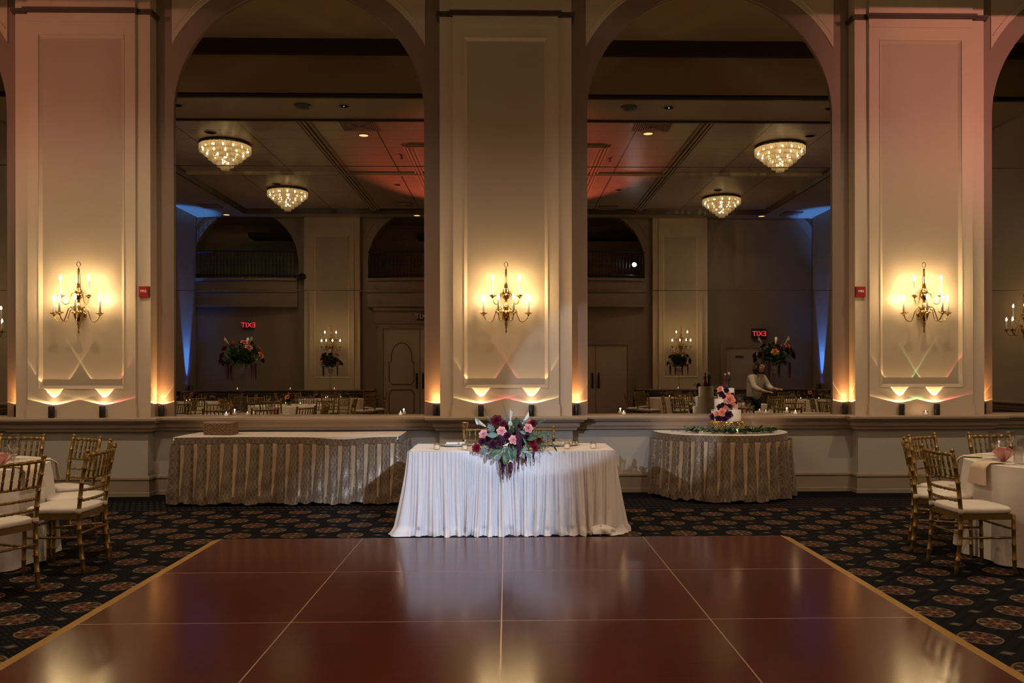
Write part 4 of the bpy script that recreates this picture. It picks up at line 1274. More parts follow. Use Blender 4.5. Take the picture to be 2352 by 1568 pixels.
# ------------------------------------------------------------------ small table items
def votive(loc, label, lit=True, r=.029, h=.062, glow=.25, group=None, w=1.0):
    t = thing('votive_candle', label, 'candle', loc, 0, group)
    mb = MB(); mb.lathe([(r * .9, 0), (r, .004), (r, h), (r - .003, h), (r - .004, .008), (.0005, .008)], 18); mb.build('glass_cup', [M['glass']], t, True)
    mb = MB(); mb.lathe([(r * .8, .009), (r * .8, h * .62), (.0005, h * .62)], 16); mb.build('wax', [M['wax']], t, True)
    if lit:
        mb = MB(); mb.lathe([(.0005, h * .63), (.0045, h * .63 + .006), (.0035, h * .63 + .014), (.0005, h * .63 + .024)], 8); mb.build('flame', [M['flame']], t, True)
    if glow:
        light('votive_glow', 'POINT', (loc[0], loc[1], loc[2] + h * .63 + .03), glow, (1, .6, .3), radius=.008)
    return t
votive((-.645, 7.74, TZ + .005), 'glass votive at the left end of the sweetheart table', glow=.05, lit=False)
votive((-.385, 7.70, TZ + .005), 'frosted glass votive just left of the flower arrangement', glow=.05, lit=False)
votive((.555, 7.79, TZ + .005), 'glass votive between the flowers and the far right votive', glow=.05, lit=False)
votive((.80, 7.79, TZ + .005), 'glass votive at the right end of the sweetheart table', glow=.05, lit=False)
votive((-3.36, 10.14, ZL + .002), 'small lit votive on the ledge behind the basket', glow=.3, h=.055)
votive((-1.28, 10.14, ZL + .002), 'small lit votive on the ledge at the right end of the left mirror', glow=.3, h=.055)
votive((1.41, 10.14, ZL + .002), 'small lit votive on the ledge left of the cake', glow=.3, h=.055)
votive((3.50, 10.14, ZL + .002), 'small lit votive on the ledge right of the cake', glow=.3, h=.055)
votive((4.98, 9.90, ZL + .002), 'small lit votive between the two uplights on the right pilaster ledge', glow=.3, h=.055)

# champagne flute with gold
t = thing('champagne_flute', 'tall crystal champagne flute left of the flowers on the sweetheart table', 'glass', (-.395, 7.90, TZ + .006))
mb = MB(); mb.lathe([(.034, 0), (.032, .003), (.006, .008), (.0045, .05), (.006, .075), (.012, .095), (.022, .14), (.028, .2), (.034, .235), (.0325, .235), (.026, .2), (.019, .14), (.008, .1)], 20, cap=False)
mb.build('glass_bowl', [M['glass']], t, True)
mb = MB(); mb.lathe([(.0005, .1), (.009, .102), (.019, .14), (.025, .198), (.0005, .199)], 16); mb.build('wine', [M['champagne']], t, True)
mb = MB(); mb.lathe([(.032, .222), (.0345, .235), (.035, .24), (.0335, .24)], 20, cap=False); mb.build('gold_rim', [M['goldbright']], t, True)
mb = MB(); mb.lathe([(.0075, .05), (.0075, .078), (.013, .095), (.0075, .05)], 12); mb.build('stem_jewel', [M['silver']], t, True)
t2 = dup(t, (.24, 7.98, TZ + .006), 0, 'second champagne flute half hidden behind the flowers')

# silver-beaded charger plate, left place setting; folded napkin and menu on the right one
t = thing('charger_plate', 'glass charger plate with beaded silver rim at the left place setting', 'plate', (-.50, 8.16, TZ + .006))
mb = MB(); mb.lathe([(.0005, 0), (.10, 0), (.165, .012), (.165, .015), (.10, .004), (.0005, .004)], 40); mb.build('dish', [M['china']], t, True)
mb = MB()
for k in range(44):
    a = 2 * PI * k / 44; mb.ball((.165 * math.cos(a), .165 * math.sin(a), .018), .0065, 6)
mb.build('beaded_rim', [M['silver']], t, True)
dup(t, (.53, 8.16, TZ + .006), 0, 'glass charger plate with beaded rim at the right place setting')
for x, l in ((-.50, 'left'), (.53, 'right')):
    t = thing('folded_napkin', 'folded white napkin on the %s charger plate' % l, 'napkin', (x, 8.13, TZ + .022), R(5))
    mb = MB(); mb.box(-.09, .09, -.035, .035, 0, .012); mb.box(-.088, .088, -.033, .033, .012, .02); mb.build('cloth', [M['china']], t)
t = thing('fork', 'silver fork left of the flowers on the sweetheart table', 'cutlery', (-.28, 7.95, TZ + .006), R(80))
mb = MB(); mb.box(-.1, .03, -.004, .004, 0, .003); mb.box(.03, .05, -.012, .012, 0, .003)
for k in range(4): mb.box(.05, .09, -.012 + k * .0068, -.0085 + k * .0068, 0, .003)
mb.build('metal', [M['silver']], t)

# ------------------------------------------------------------------ flowers
def petal(mb, T, w, h, cup, curl, mi=0, n=4):
    def f(u, v):
        x = (u - .5) * 2; ww = w * (math.sin(PI * min(.97, .18 + v * .72)) ** .7)
        z = h * v
        return (x * ww, -cup * (x * x) * ww + curl * v * v * v * -1, z - .12 * h * x * x * v)
    mb.grid(f, n, n, mi, T)

def rose_mesh(name, mat, seed=0, openness=1.0):
    rr = random.Random(seed); mb = MB()
    layers = [(3, .002, -6, .95), (3, .005, 0, 1.0), (4, .010, 6, 1.02), (5, .016, 14, 1.0), (5, .022, 24, .98), (6, .028, 40, .95)]
    for li, (n, rad, tilt, hs) in enumerate(layers):
        for k in range(n):
            a = 2 * PI * k / n + li * .7 + rr.uniform(-.15, .15)
            T = Matrix.Rotation(a, 4, 'Z') @ Matrix.Translation((0, rad * .55, -.018 + li * -.001)) @ Matrix.Rotation(-R(tilt * openness), 4, 'X')
            # petal faces inward: curl outward
            w = .013 + .0045 * li
            def f(u, v, w=w, hs=hs, li=li):
                x = (u - .5) * 2; ww = w * (math.sin(PI * min(.93, .2 + v * .7)) ** .6)
                z = .042 * hs * v
                y = -1.2 * x * x * ww * .55 + (.006 + .002 * li) * max(0, v - .6) ** 1.5 * 5
                return (x * ww, y, z - .005 * x * x * v)
            mb.grid(f, 5, 5, 0, T)
    mb.lathe([(.0005, -.026), (.012, -.022), (.014, -.012), (.008, .0)], 8)
    return mb.mesh(name, [mat], True)
ROSE = {k: rose_mesh('rose_' + k, M[m], i) for i, (k, m) in enumerate((('pink', 'pink'), ('burgundy', 'burgundy'), ('plum', 'plum'), ('red', 'red'), ('peach', 'peach')))}

def obj_of(name, me, parent, loc, q=None, s=1.0):
    o = bpy.data.objects.new(name, me); COL.objects.link(o); o.parent = parent; o.location = loc
    if q is not None: o.rotation_mode = 'QUATERNION'; o.rotation_quaternion = q
    o.scale = (s, s, s) if not hasattr(s, '__len__') else s
    return o
def look(d): return Vector(d).to_track_quat('Z', 'Y')

def leaf_mesh(name, mat, L, W, bend=.25, n=6):
    mb = MB()
    def f(u, v):
        x = (u - .5) * 2; w = W / 2 * (math.sin(PI * min(.985, .03 + v * .95)) ** .8)
        return (x * w, L * v * math.cos(bend * v), -L * v * math.sin(bend * v) * .8 - .12 * W * (1 - x * x) + .0)
    mb.grid(f, 4, n, 0)
    o_ = len(mb.v)
    mb.tube([(0, -.02, 0), (0, 0, -.002), (0, L * .9 * math.cos(bend), -L * .8 * math.sin(bend) * .8 - .1 * W)], .0012, 4)
    return mb.mesh(name, [mat], True)
LEAF = leaf_mesh('leaf', M['leaf'], .085, .042); LEAF2 = leaf_mesh('leaf_light', M['leaf2'], .075, .032); LEAFE = leaf_mesh('leaf_grey', M['euca'], .07, .034)
LONGLEAF = leaf_mesh('long_leaf', M['leaf'], .11, .018, .5)

def sprig(parent, p0, p1, name='eucalyptus_sprig', mat='euca', leafs=16, size=.011, sag=.0, taper=True):
    p0, p1 = Vector(p0), Vector(p1); mb = MB()
    mid = (p0 + p1) / 2 + Vector((0, 0, sag)); pts = []
    for k in range(9):
        t_ = k / 8; pts.append(p0 * (1 - t_) ** 2 + mid * 2 * t_ * (1 - t_) + p1 * t_ * t_)
    mb.tube(pts, [.0018 - .0012 * k / 8 for k in range(9)], 5, 1)
    for k in range(leafs):
        t_ = .12 + .86 * k / leafs
        p = p0 * (1 - t_) ** 2 + mid * 2 * t_ * (1 - t_) + p1 * t_ * t_
        d = ((p1 - p0)).normalized()
        s_ = .78 * size * (1 - .55 * t_ if taper else 1)
        for sgn in (-1, 1):
            side = d.cross(Vector((0, -1, .25))).normalized() * sgn
            a = d.cross(side).normalized()
            side = (side + a * rnd.uniform(-.5, .5) + d * .35).normalized()
            q = p + side * s_ * 1.05
            nrm = (a + d * rnd.uniform(-.3, .6)).normalized()
            e1 = side; e2 = nrm.cross(side).normalized()
            m_ = 8
            vs_ = [q + e1 * s_ * math.cos(2 * PI * i / m_) + e2 * s_ * .8 * math.sin(2 * PI * i / m_) for i in range(m_)]
            mb.add(vs_, [tuple(range(m_))], 0)
    return mb.build(name, [M[mat], M['stem']], parent)

def calla(parent, base, tip, scale=1.0, label=None):
    base, tip = Vector(base), Vector(tip); d = (tip - base); L = d.length; q = look(d)
    T = Matrix.Translation(base) @ q.to_matrix().to_4x4()
    mb = MB(); h = min(.11 * scale, L * .7)
    def f(u, v):
        a = 2 * PI * u + PI / 2
        r = (.006 + .013 * v ** 1.3) * scale
        tipz = (.5 + .5 * math.sin(a)) ** 1.5 * .045 * v ** 3 * scale
        fl = 1 + .25 * v ** 6 - .45 * v ** 5 * max(0, math.sin(a)) ** 3
        return (r * fl * math.cos(a), r * fl * math.sin(a), (L - h) + h * v * .72 + tipz)
    mb.grid(f, 20, 10, 0, T)
    mb.tube([T @ Vector((0, 0, 0)), T @ Vector((0, 0, L - h + .004))], .005, 8, 1)
    return mb.build('calla_lily', [M['calla'], M['stem'], M['goldbright']], parent, True)

def amaranth(parent, top, length, width, n=26, seed=0):
    rr = random.Random(seed); mb = MB(); top = Vector(top)
    for k in range(n):
        a = rr.uniform(0, 2 * PI); r = width * .5 * rr.random() ** .7
        L = length * rr.uniform(.5, 1.0) * (1 - .45 * r / width * 2)
        off = Vector((r * math.cos(a), r * math.sin(a) * .6, 0))
        pts = []; rad = []
        m_ = 16
        for i in range(m_ + 1):
            t_ = i / m_
            pts.append(top + off * min(1, t_ * 3) * (1 - .35 * t_) + Vector((.006 * math.sin(t_ * 7 + k), .003 * math.cos(t_ * 9 + k), -L * t_ + .01 * rr.random())))
            rad.append((.0042 if i % 2 else .0026) * (1 - .6 * t_) + .0008)
        mb.tube(pts, rad, 5)
    return mb.build('amaranthus', [M['amaranth']], parent, True)

def filler(parent, c, rad, n, mat='sage', name='filler_sprays', size=.0035, seed=0, root=None):
    rr = random.Random(seed); mb = MB(); c = Vector(c)
    root = Vector(root) if root else c + Vector((0, .08, 0))
    for k in range(n):
        d = Vector((rr.gauss(0, 1), rr.gauss(0, 1), rr.gauss(0, 1))).normalized()
        p = c + Vector((d.x * rad[0], d.y * rad[1], d.z * rad[2])) * rr.uniform(.35, 1)
        mb.tube([root, (root + p) / 2 + d * .01, p], .0006, 3, 1)
        for j in range(5):
            mb.ball(p + Vector((rr.gauss(0, 1), rr.gauss(0, 1), rr.gauss(0, 1))) * .008, size * rr.uniform(.6, 1.2), 5)
    return mb.build(name, [M[mat], M['stem']], parent)

def px(cx, cy, Y):   # world point of a spot in the photograph's bouquet at depth Y (metres)
    x, y = 1060 + cx / 7.84, 920 + cy / 7.84
    d = fw + r3 * ((x - CX) / F_PX) - u3 * ((y - CY) / F_PX)
    t_ = Y / d.y
    return Vector((d.x * t_, Y, CAM_H + d.z * t_))

BQ = thing('flower_arrangement', 'large burgundy, pink and white flower arrangement spilling over the sweetheart table', 'flowers', (.03, 7.72, TZ + .006))
BM = Matrix.Translation(BQ.location).inverted()
def L_(v): return BM @ Vector(v)
mb = MB(); mb.lathe([(.0005, 0), (.10, 0), (.12, .03), (.13, .09), (.12, .09), (.11, .035), (.0005, .03)], 24); mb.build('bowl', [M['china']], BQ, True)
ctr = Vector((.03, 7.78, .86))
# dense foliage core
rr = random.Random(11)
core = MB()
for k in range(430):
    a = rr.uniform(0, 2 * PI); e = rr.uniform(-.5, 1.1)
    rx, ry, rz = .27, .17, .17
    p = Vector((.03 + rx * math.cos(a) * math.cos(e) * rr.uniform(.4, 1), 7.64 + ry * .8 * math.sin(a) * math.cos(e) * rr.uniform(.4, 1), .84 + rz * math.sin(e) * rr.uniform(.4, 1)))
    if p.z < TZ + .015 and p.y > 7.58: p.z = TZ + .03
    d = (p - ctr + Vector((0, -.05, .02))).normalized()
    T = Matrix.Translation(L_(p)) @ Matrix.Rotation(rr.uniform(0, 6.28), 4, d) @ look(d + Vector((rr.uniform(-.7, .7), rr.uniform(-.5, .1), rr.uniform(-.8, .5)))).to_matrix().to_4x4() @ Matrix.Rotation(R(-90), 4, 'X')
    s_ = rr.uniform(.6, 1.05)
    def f(u, v, s_=s_):
        x = (u - .5) * 2; w = .021 * s_ * (math.sin(PI * min(.98, .04 + v * .93)) ** .8)
        return (x * w, .078 * s_ * v, -.01 * v * v - .004 * (1 - x * x))
    core.grid(f, 2, 5, rr.choice((0, 0, 1, 2)), T)
core.build('foliage', [M['leaf'], M['leaf2'], M['euca']], BQ, True)
def add_rose(k, cx, cy, dia, Y, tilt=(0, -1, .35)):
    p = px(cx, cy, Y); s_ = dia / 7.84 / 251 / .088
    d = Vector(tilt) + Vector((p.x * 1.3, 0, (p.z - .82) * 1.4))
    obj_of('%s_rose' % k if k not in ('plum', 'red') else 'burgundy_rose', ROSE[k], BQ, L_(p), look(d), s_)
for a in (('pink', 390, 600, 140, 7.55), ('pink', 720, 540, 145, 7.52), ('pink', 940, 700, 145, 7.48), ('pink', 1210, 490, 145, 7.54),
          ('burgundy', 630, 350, 190, 7.62), ('burgundy', 745, 410, 130, 7.56), ('burgundy', 1295, 400, 125, 7.6), ('plum', 375, 735, 140, 7.53), ('red', 268, 850, 145, 7.5),
          ('plum', 555, 780, 150, 7.5), ('plum', 835, 625, 160, 7.52), ('red', 1285, 760, 140, 7.5), ('red', 1330, 845, 120, 7.5), ('plum', 700, 720, 130, 7.5), ('burgundy', 1030, 580, 90, 7.5),
          ('plum', 1080, 700, 110, 7.52), ('plum', 470, 690, 120, 7.55), ('burgundy', 880, 900, 90, 7.46), ('plum', 1180, 640, 120, 7.52), ('burgundy', 1400, 720, 100, 7.54), ('plum', 1040, 450, 100, 7.58), ('peach', 1215, 375, 80, 7.66)):
    add_rose(*a)
calla(BQ, L_(px(500, 510, 7.6)), L_(px(262, 352, 7.5)), 1.15)
calla(BQ, L_(px(862, 560, 7.62)), L_(px(898, 150, 7.62)), .95)
calla(BQ, L_(px(1040, 500, 7.62)), L_(px(1215, 245, 7.66)), 1.0)
calla(BQ, L_(px(855, 560, 7.56)), L_(px(880, 395, 7.5)), .8)
calla(BQ, L_(px(870, 740, 7.5)), L_(px(775, 830, 7.40)), .9)
for (a, b, n, s_, sg) in (((850, 420), (735, 35), 20, .0085, .0), ((590, 440), (398, 205), 14, .008, 0), ((860, 470), (905, 235), 9, .009, 0), ((825, 560), (775, 280), 11, .012, 0),
                          ((930, 640), (962, 440), 8, .013, 0), ((1300, 480), (1530, 340), 12, .0085, .02), ((1440, 600), (1935, 745), 20, .007, .09), ((1420, 560), (1785, 745), 18, .0085, .06), ((1400, 620), (1650, 735), 14, .009, .03),
                          ((620, 560), (500, 440), 9, .013, 0), ((640, 640), (520, 560), 9, .013, 0), ((1060, 560), (1130, 400), 10, .011, 0), ((600, 480), (640, 250), 9, .008, 0), ((560, 800), (90, 820), 12, .008, .0)):
    sprig(BQ, L_(px(a[0], a[1], 7.64)), L_(px(b[0], b[1], 7.64)), leafs=n, size=s_, sag=sg)
sprig(BQ, L_(px(1010, 560, 7.62)), L_(px(1050, 290, 7.62)), 'plum_sprig', 'amaranth', 12, .006)
sprig(BQ, L_(px(560, 460, 7.62)), L_(px(470, 320, 7.62)), 'plum_sprig', 'amaranth', 10, .007)
def big_leaf(me, cx, cy, ang, s_, Y=7.44, pitch=-.35):
    # leaf lies facing the camera, pointing at screen angle ang (deg, 0 = right, 90 = up)
    p = px(cx, cy, Y); a = R(ang)
    d = Vector((math.cos(a), pitch, math.sin(a))).normalized()
    n_ = Vector((0, -1, .25)); x_ = d.cross(n_).normalized(); z_ = x_.cross(d)
    m3 = Matrix((x_, d, z_)).transposed()
    obj_of('leaf', me, BQ, L_(p), m3.to_quaternion(), s_)
for a in ((LEAF2, 740, 880, 205, 1.25), (LEAF, 800, 850, 300, 1.4), (LEAF2, 760, 930, 285, 1.45), (LEAFE, 700, 960, 235, 1.1), (LEAFE, 880, 980, 300, 1.0), (LEAF2, 790, 960, 265, 1.3), (LEAFE, 1090, 930, 290, .9), (LEAFE, 1160, 940, 310, 1.0),
          (LONGLEAF, 1610, 740, 305, 1.0), (LEAF, 960, 480, 80, 1.1), (LEAFE, 660, 620, 175, 1.5), (LEAFE, 1190, 820, 220, .95), (LEAF, 650, 880, 215, 1.0), (LONGLEAF, 1100, 650, 300, 1.3), (LEAF, 980, 860, 250, 1.1), (LEAF, 1180, 700, 20, 1.1),
          (LEAF2, 1230, 620, 340, 1.0), (LEAFE, 1160, 600, 150, .9), (LEAF, 860, 820, 275, 1.2), (LEAF, 560, 900, 250, 1.0), (LEAF2, 1380, 620, 10, 1.1)):
    big_leaf(*a)
amaranth(BQ, L_(px(735, 1030, 7.50)), .235, .075, 34, 1)
amaranth(BQ, L_(px(880, 1120, 7.50)), .195, .045, 24, 2)
amaranth(BQ, L_(px(1035, 560, 7.47)), .30, .06, 34, 3)
amaranth(BQ, L_(px(1020, 900, 7.48)), .21, .022, 12, 4)
amaranth(BQ, L_(px(1155, 960, 7.48)), .16, .018, 12, 5)
amaranth(BQ, L_(px(1300, 930, 7.48)), .145, .016, 10, 6)
amaranth(BQ, L_(px(720, 640, 7.47)), .12, .07, 26, 7)
filler(BQ, L_(px(400, 900, 7.50)), (.05, .03, .055), 70, 'sage', 'silver_filler', .0035, 1, L_(px(560, 800, 7.62)))
filler(BQ, L_(px(520, 480, 7.58)), (.03, .03, .03), 30, 'sage', 'silver_filler', .0035, 2)
filler(BQ, L_(px(1440, 800, 7.55)), (.06, .04, .06), 90, 'leaf2', 'fern_filler', .003, 3, L_(px(1280, 760, 7.62)))
filler(BQ, L_(px(1120, 400, 7.62)), (.03, .03, .035), 24, 'sage', 'silver_filler', .003, 4)
filler(BQ, L_(px(1260, 620, 7.58)), (.03, .03, .03), 24, 'euca', 'fern_filler', .004, 5)

# ------------------------------------------------------------------ cake
CKX, CKY = 2.565, 9.80
st = thing('cake_stand', 'round gold cake stand with crystal mesh side', 'cake stand', (CKX - .005, CKY, TZ + .007))
mb = MB(); mb.grid(lambda u, v: (.205 * math.cos(2 * PI * u), .205 * math.sin(2 * PI * u), .006 + .112 * v), 64, 1, uvfn=lambda u, v: (u, v)); mb.build('crystal_side', [M['stand']], st, True)
mb = MB(); mb.lathe([(.0005, .118), (.212, .118), (.214, .126), (.212, .132), (.0005, .132)], 48); mb.build('top_plate', [M['goldbright']], st)
mb = MB(); mb.lathe([(.0005, 0), (.212, 0), (.212, .008), (.0005, .008)], 48); mb.build('base_ring', [M['goldbright']], st)
cz = TZ + .007 + .132
ck = thing('wedding_cake', 'three-tier white wedding cake with cascading peach and burgundy flowers', 'cake', (CKX, CKY, cz))
for i, (r_, h_) in enumerate(((.17, .127), (.134, .127), (.095, .127))):
    z0 = sum((.127,) * i)
    mb = MB(); mb.lathe([(.0005, 0), (r_, 0), (r_, h_ - .006), (r_ - .005, h_), (.0005, h_)], 56); o = sharpen(mb.build('tier', [M['icing']], ck, True), 40); o.location = (0, 0, z0)
def ckp(cx, cy):   # crop coordinates of the cake in the photo -> local x,z on the cake front
    x = 1560 + cx / 10.69; y = 870 + cy / 10.69
    d = fw + r3 * ((x - CX) / F_PX) - u3 * ((y - CY) / F_PX); t_ = (CKY - .1) / d.y
    return d.x * t_ - CKX, CAM_H + d.z * t_ - cz
def surf(x, z):
    r_ = .17 if z < .127 else (.134 if z < .254 else .095)
    return -math.sqrt(max(.0004, r_ * r_ - min(x * x, r_ * r_ * .92)))
def cake_rose(k, cx, cy, dia):
    x, z = ckp(cx, cy); y = surf(x, z)
    s_ = dia / 10.69 / 195 / .072
    obj_of('%s_rose' % ('peach' if k in ('peach', 'pink') else 'burgundy'), ROSE[k], ck, (x, y - .004, z), look((x * 3, -1, .35)), s_)
for a in (('peach', 1035, 250, 115), ('peach', 1215, 385, 115), ('peach', 1235, 505, 185), ('peach', 1320, 610, 105), ('peach', 1135, 690, 130), ('peach', 1035, 810, 145), ('peach', 930, 845, 115),
          ('plum', 1060, 360, 130), ('plum', 1120, 430, 110), ('plum', 1290, 400, 120), ('plum', 1370, 520, 130), ('plum', 1210, 620, 140), ('plum', 1010, 690, 130), ('plum', 1070, 640, 110), ('plum', 1170, 850, 150), ('plum', 860, 930, 130), ('plum', 960, 960, 140), ('plum', 1080, 950, 130), ('plum', 1160, 270, 100), ('plum', 1010, 200, 90)):
    cake_rose(*a)
rr = random.Random(4)
for (cx, cy) in ((1150, 250), (1230, 280), (1080, 420), (1080, 590), (1300, 690), (1370, 690), (930, 740), (1200, 730), (880, 800), (1270, 760), (1150, 560)):
    x, z = ckp(cx, cy); y = surf(x, z)
    obj_of('leaf', rr.choice((LEAF, LEAF2)), ck, (x, y, z), Euler((R(rr.uniform(40, 130)), rr.uniform(-1, 1), rr.uniform(-1.2, 1.2))).to_quaternion(), .55)
for (cx, cy, rx) in ((1230, 900, .03), (900, 190, .02), (1200, 185, .025), (1240, 760, .02)):
    x, z = ckp(cx, cy); y = surf(x, z) - .005
    filler(ck, (x, y, z), (rx, .012, rx * 1.1), 16, 'leaf2', 'fern_filler', .002, int(cx), (x, y + .02, z))
# couple figurine topper
tp = thing('cake_topper', 'pair of figurines, burgundy gown and black suit, on top of the cake', 'cake topper', (CKX + .012, CKY, cz + .381))
mb = MB(); mb.lathe([(.034, 0), (.03, .02), (.018, .06), (.011, .085), (.016, .105), (.018, .125), (.007, .138), (.006, .146)], 16, 0, Matrix.Translation((-.022, 0, 0)))
mb.tube([(-.036, -.002, .125), (-.043, -.01, .105), (-.03, -.02, .09)], .005, 6); mb.build('gown', [M['burgundy']], tp, True)
mb = MB(); mb.ball((-.022, 0, .16), .013, 10, sz=1.15); mb.build('head', [M['skin']], tp, True)
mb = MB(); mb.ball((-.024, .004, .163), .0145, 10, sz=1.2); mb.tube([(-.026, .012, .165), (-.03, .014, .13), (-.034, .012, .1)], .008, 6); mb.build('hair', [M['hair']], tp, True)
mb = MB(); mb.tube([(.014, 0, 0), (.015, 0, .045), (.02, 0, .085)], [.009, .008, .01], 8); mb.tube([(.032, 0, 0), (.03, 0, .045), (.024, 0, .085)], [.009, .008, .01], 8)
mb.tube([(.022, 0, .08), (.022, 0, .11), (.022, 0, .138), (.022, 0, .148)], [.014, .016, .019, .007], 10); mb.tube([(.04, 0, .138), (.045, 0, .11), (.036, -.012, .09)], .006, 6); mb.build('suit', [M['trousers']], tp, True)
mb = MB(); mb.ball((.022, 0, .166), .0135, 10, sz=1.15); mb.build('head', [M['skin']], tp, True)
mb = MB(); mb.ball((.022, .003, .171), .0145, 10, sz=1.0); mb.build('hair', [simple('silver_hair', (.5, .48, .46), .6)], tp, True)

# greenery garland on the cake table
gl = thing('eucalyptus_garland', 'leafy green garland curving round the cake stand', 'garland', (ccx, 9.6, TZ + .007))
rr = random.Random(21); cols = ['leaf', 'leaf2', 'euca']
for i, (ang0, ang1) in enumerate(((198, 262), (258, 300), (296, 345))):
    mb = MB()
    for k in range(170):
        a = R(rr.uniform(ang0, ang1)); rx_ = .40 + .10 * abs(math.cos(a)); r_ = 1 + rr.gauss(0, .10)
        x = CKX - ccx + rx_ * 1.05 * math.cos(a) * r_; y = CKY - 9.6 + .32 * math.sin(a) * r_
        z = .006 + abs(rr.gauss(0, .022))
        T = Matrix.Translation((x, y, z)) @ Matrix.Rotation(rr.uniform(0, 6.28), 4, 'Z') @ Matrix.Rotation(R(rr.uniform(-10, 60)), 4, 'X')
        s_ = rr.uniform(.7, 1.15)
        def f(u, v, s_=s_):
            xx = (u - .5) * 2; w = .019 * s_ * (math.sin(PI * min(.98, .05 + v * .9)) ** .7)
            return (xx * w, .05 * s_ * v, .004 * (1 - v) + .003 * xx * xx)
        mb.grid(f, 2, 4, rr.choice((0, 1, 1, 2)), T)
    mb.build('leaf_cluster', [M['leaf'], M['leaf2'], M['euca']], gl, True)
for x, y, l in ((2.24, 9.62, 'left of the cake stand in the garland'), (2.79, 9.55, 'right of the cake stand at the front of the garland'), (2.97, 9.74, 'at the right end of the garland'), (2.61, 9.47, 'in front of the cake stand'), (2.50, 9.50, 'front left under the cake stand')):
    votive((x, y, TZ + .007), 'tiny lit glass votive %s' % l, r=.022, h=.038, glow=.3)
for x, l in ((2.02, 'left end of the cake table'), (3.1, 'right end of the cake table')):
    t = thing('folded_napkin', 'folded white napkin with cutlery at the %s' % l, 'napkin', (x, 9.80, TZ + .007), R(12))
    mb = MB(); mb.box(-.09, .09, -.05, .05, 0, .006); mb.box(-.085, .08, -.046, .046, .006, .012); mb.build('cloth', [M['china']], t)
t = thing('cake_server', 'silver cake knife and server lying on the left of the cake table', 'cutlery', (2.02, 9.80, TZ + .0195), R(8))
mb = MB(); mb.box(-.11, .0, -.006, .006, 0, .006); mb.build('handle', [M['silver']], t)
mb = MB(); mb.add([(0, -.006, 0), (.1, -.018, 0), (.12, 0, 0), (.1, .018, 0), (0, .006, 0), (0, -.006, .003), (.1, -.018, .003), (.12, 0, .003), (.1, .018, .003), (0, .006, .003)], [(4, 3, 2, 1, 0), (5, 6, 7, 8, 9), (0, 1, 6, 5), (1, 2, 7, 6), (2, 3, 8, 7), (3, 4, 9, 8)]); mb.build('blade', [M['silver']], t)

# ------------------------------------------------------------------ fire alarms
for x, yv, l in ((-4.292, D - .18, 'left'), (4.262, D - .18, 'right')):
    t = thing('fire_alarm', 'small red fire alarm box on the %s pilaster' % l, 'fire alarm', (x, yv, 2.415))
    mb = MB(); mb.box(-.058, .058, -.045, 0, -.062, .062); mb.build('housing', [M['alarm']], t)
    mb = MB(); mb.box(-.05, .05, -.049, -.045, -.03, .022); mb.build('strobe_plate', [simple('red_plate', (.3, .02, .03), .3)], t)
    text_obj('lettering', 'FIRE', .038, M['whitepaint'], t, (0, -.0505, .006), (PI / 2, 0, 0), .0015)

# ------------------------------------------------------------------ chairs
def bamboo(pts, r, n=7, rings=4, m=22):
    """resampled polyline with bamboo nodes"""
    P = [Vector(p) for p in pts]; cum = [0]
    for i in range(1, len(P)): cum.append(cum[-1] + (P[i] - P[i - 1]).length)
    L = cum[-1]; out = []; rad = []
    ss = [(L * k / m, 1.0) for k in range(m + 1)]
    for q in range(1, rings):
        c = L * q / rings
        ss = [x for x in ss if abs(x[0] - c) > .008 or x[0] in (0, L)] + [(c - .006, 1.0), (c - .003, 1.28), (c + .003, 1.28), (c + .006, 1.0)]
    for s, k_ in sorted(ss):
        i = 0
        while i < len(cum) - 2 and cum[i + 1] < s: i += 1
        f = (s - cum[i]) / (cum[i + 1] - cum[i]); out.append(P[i].lerp(P[i + 1], f))
        rad.append(r * k_)
    return out, rad

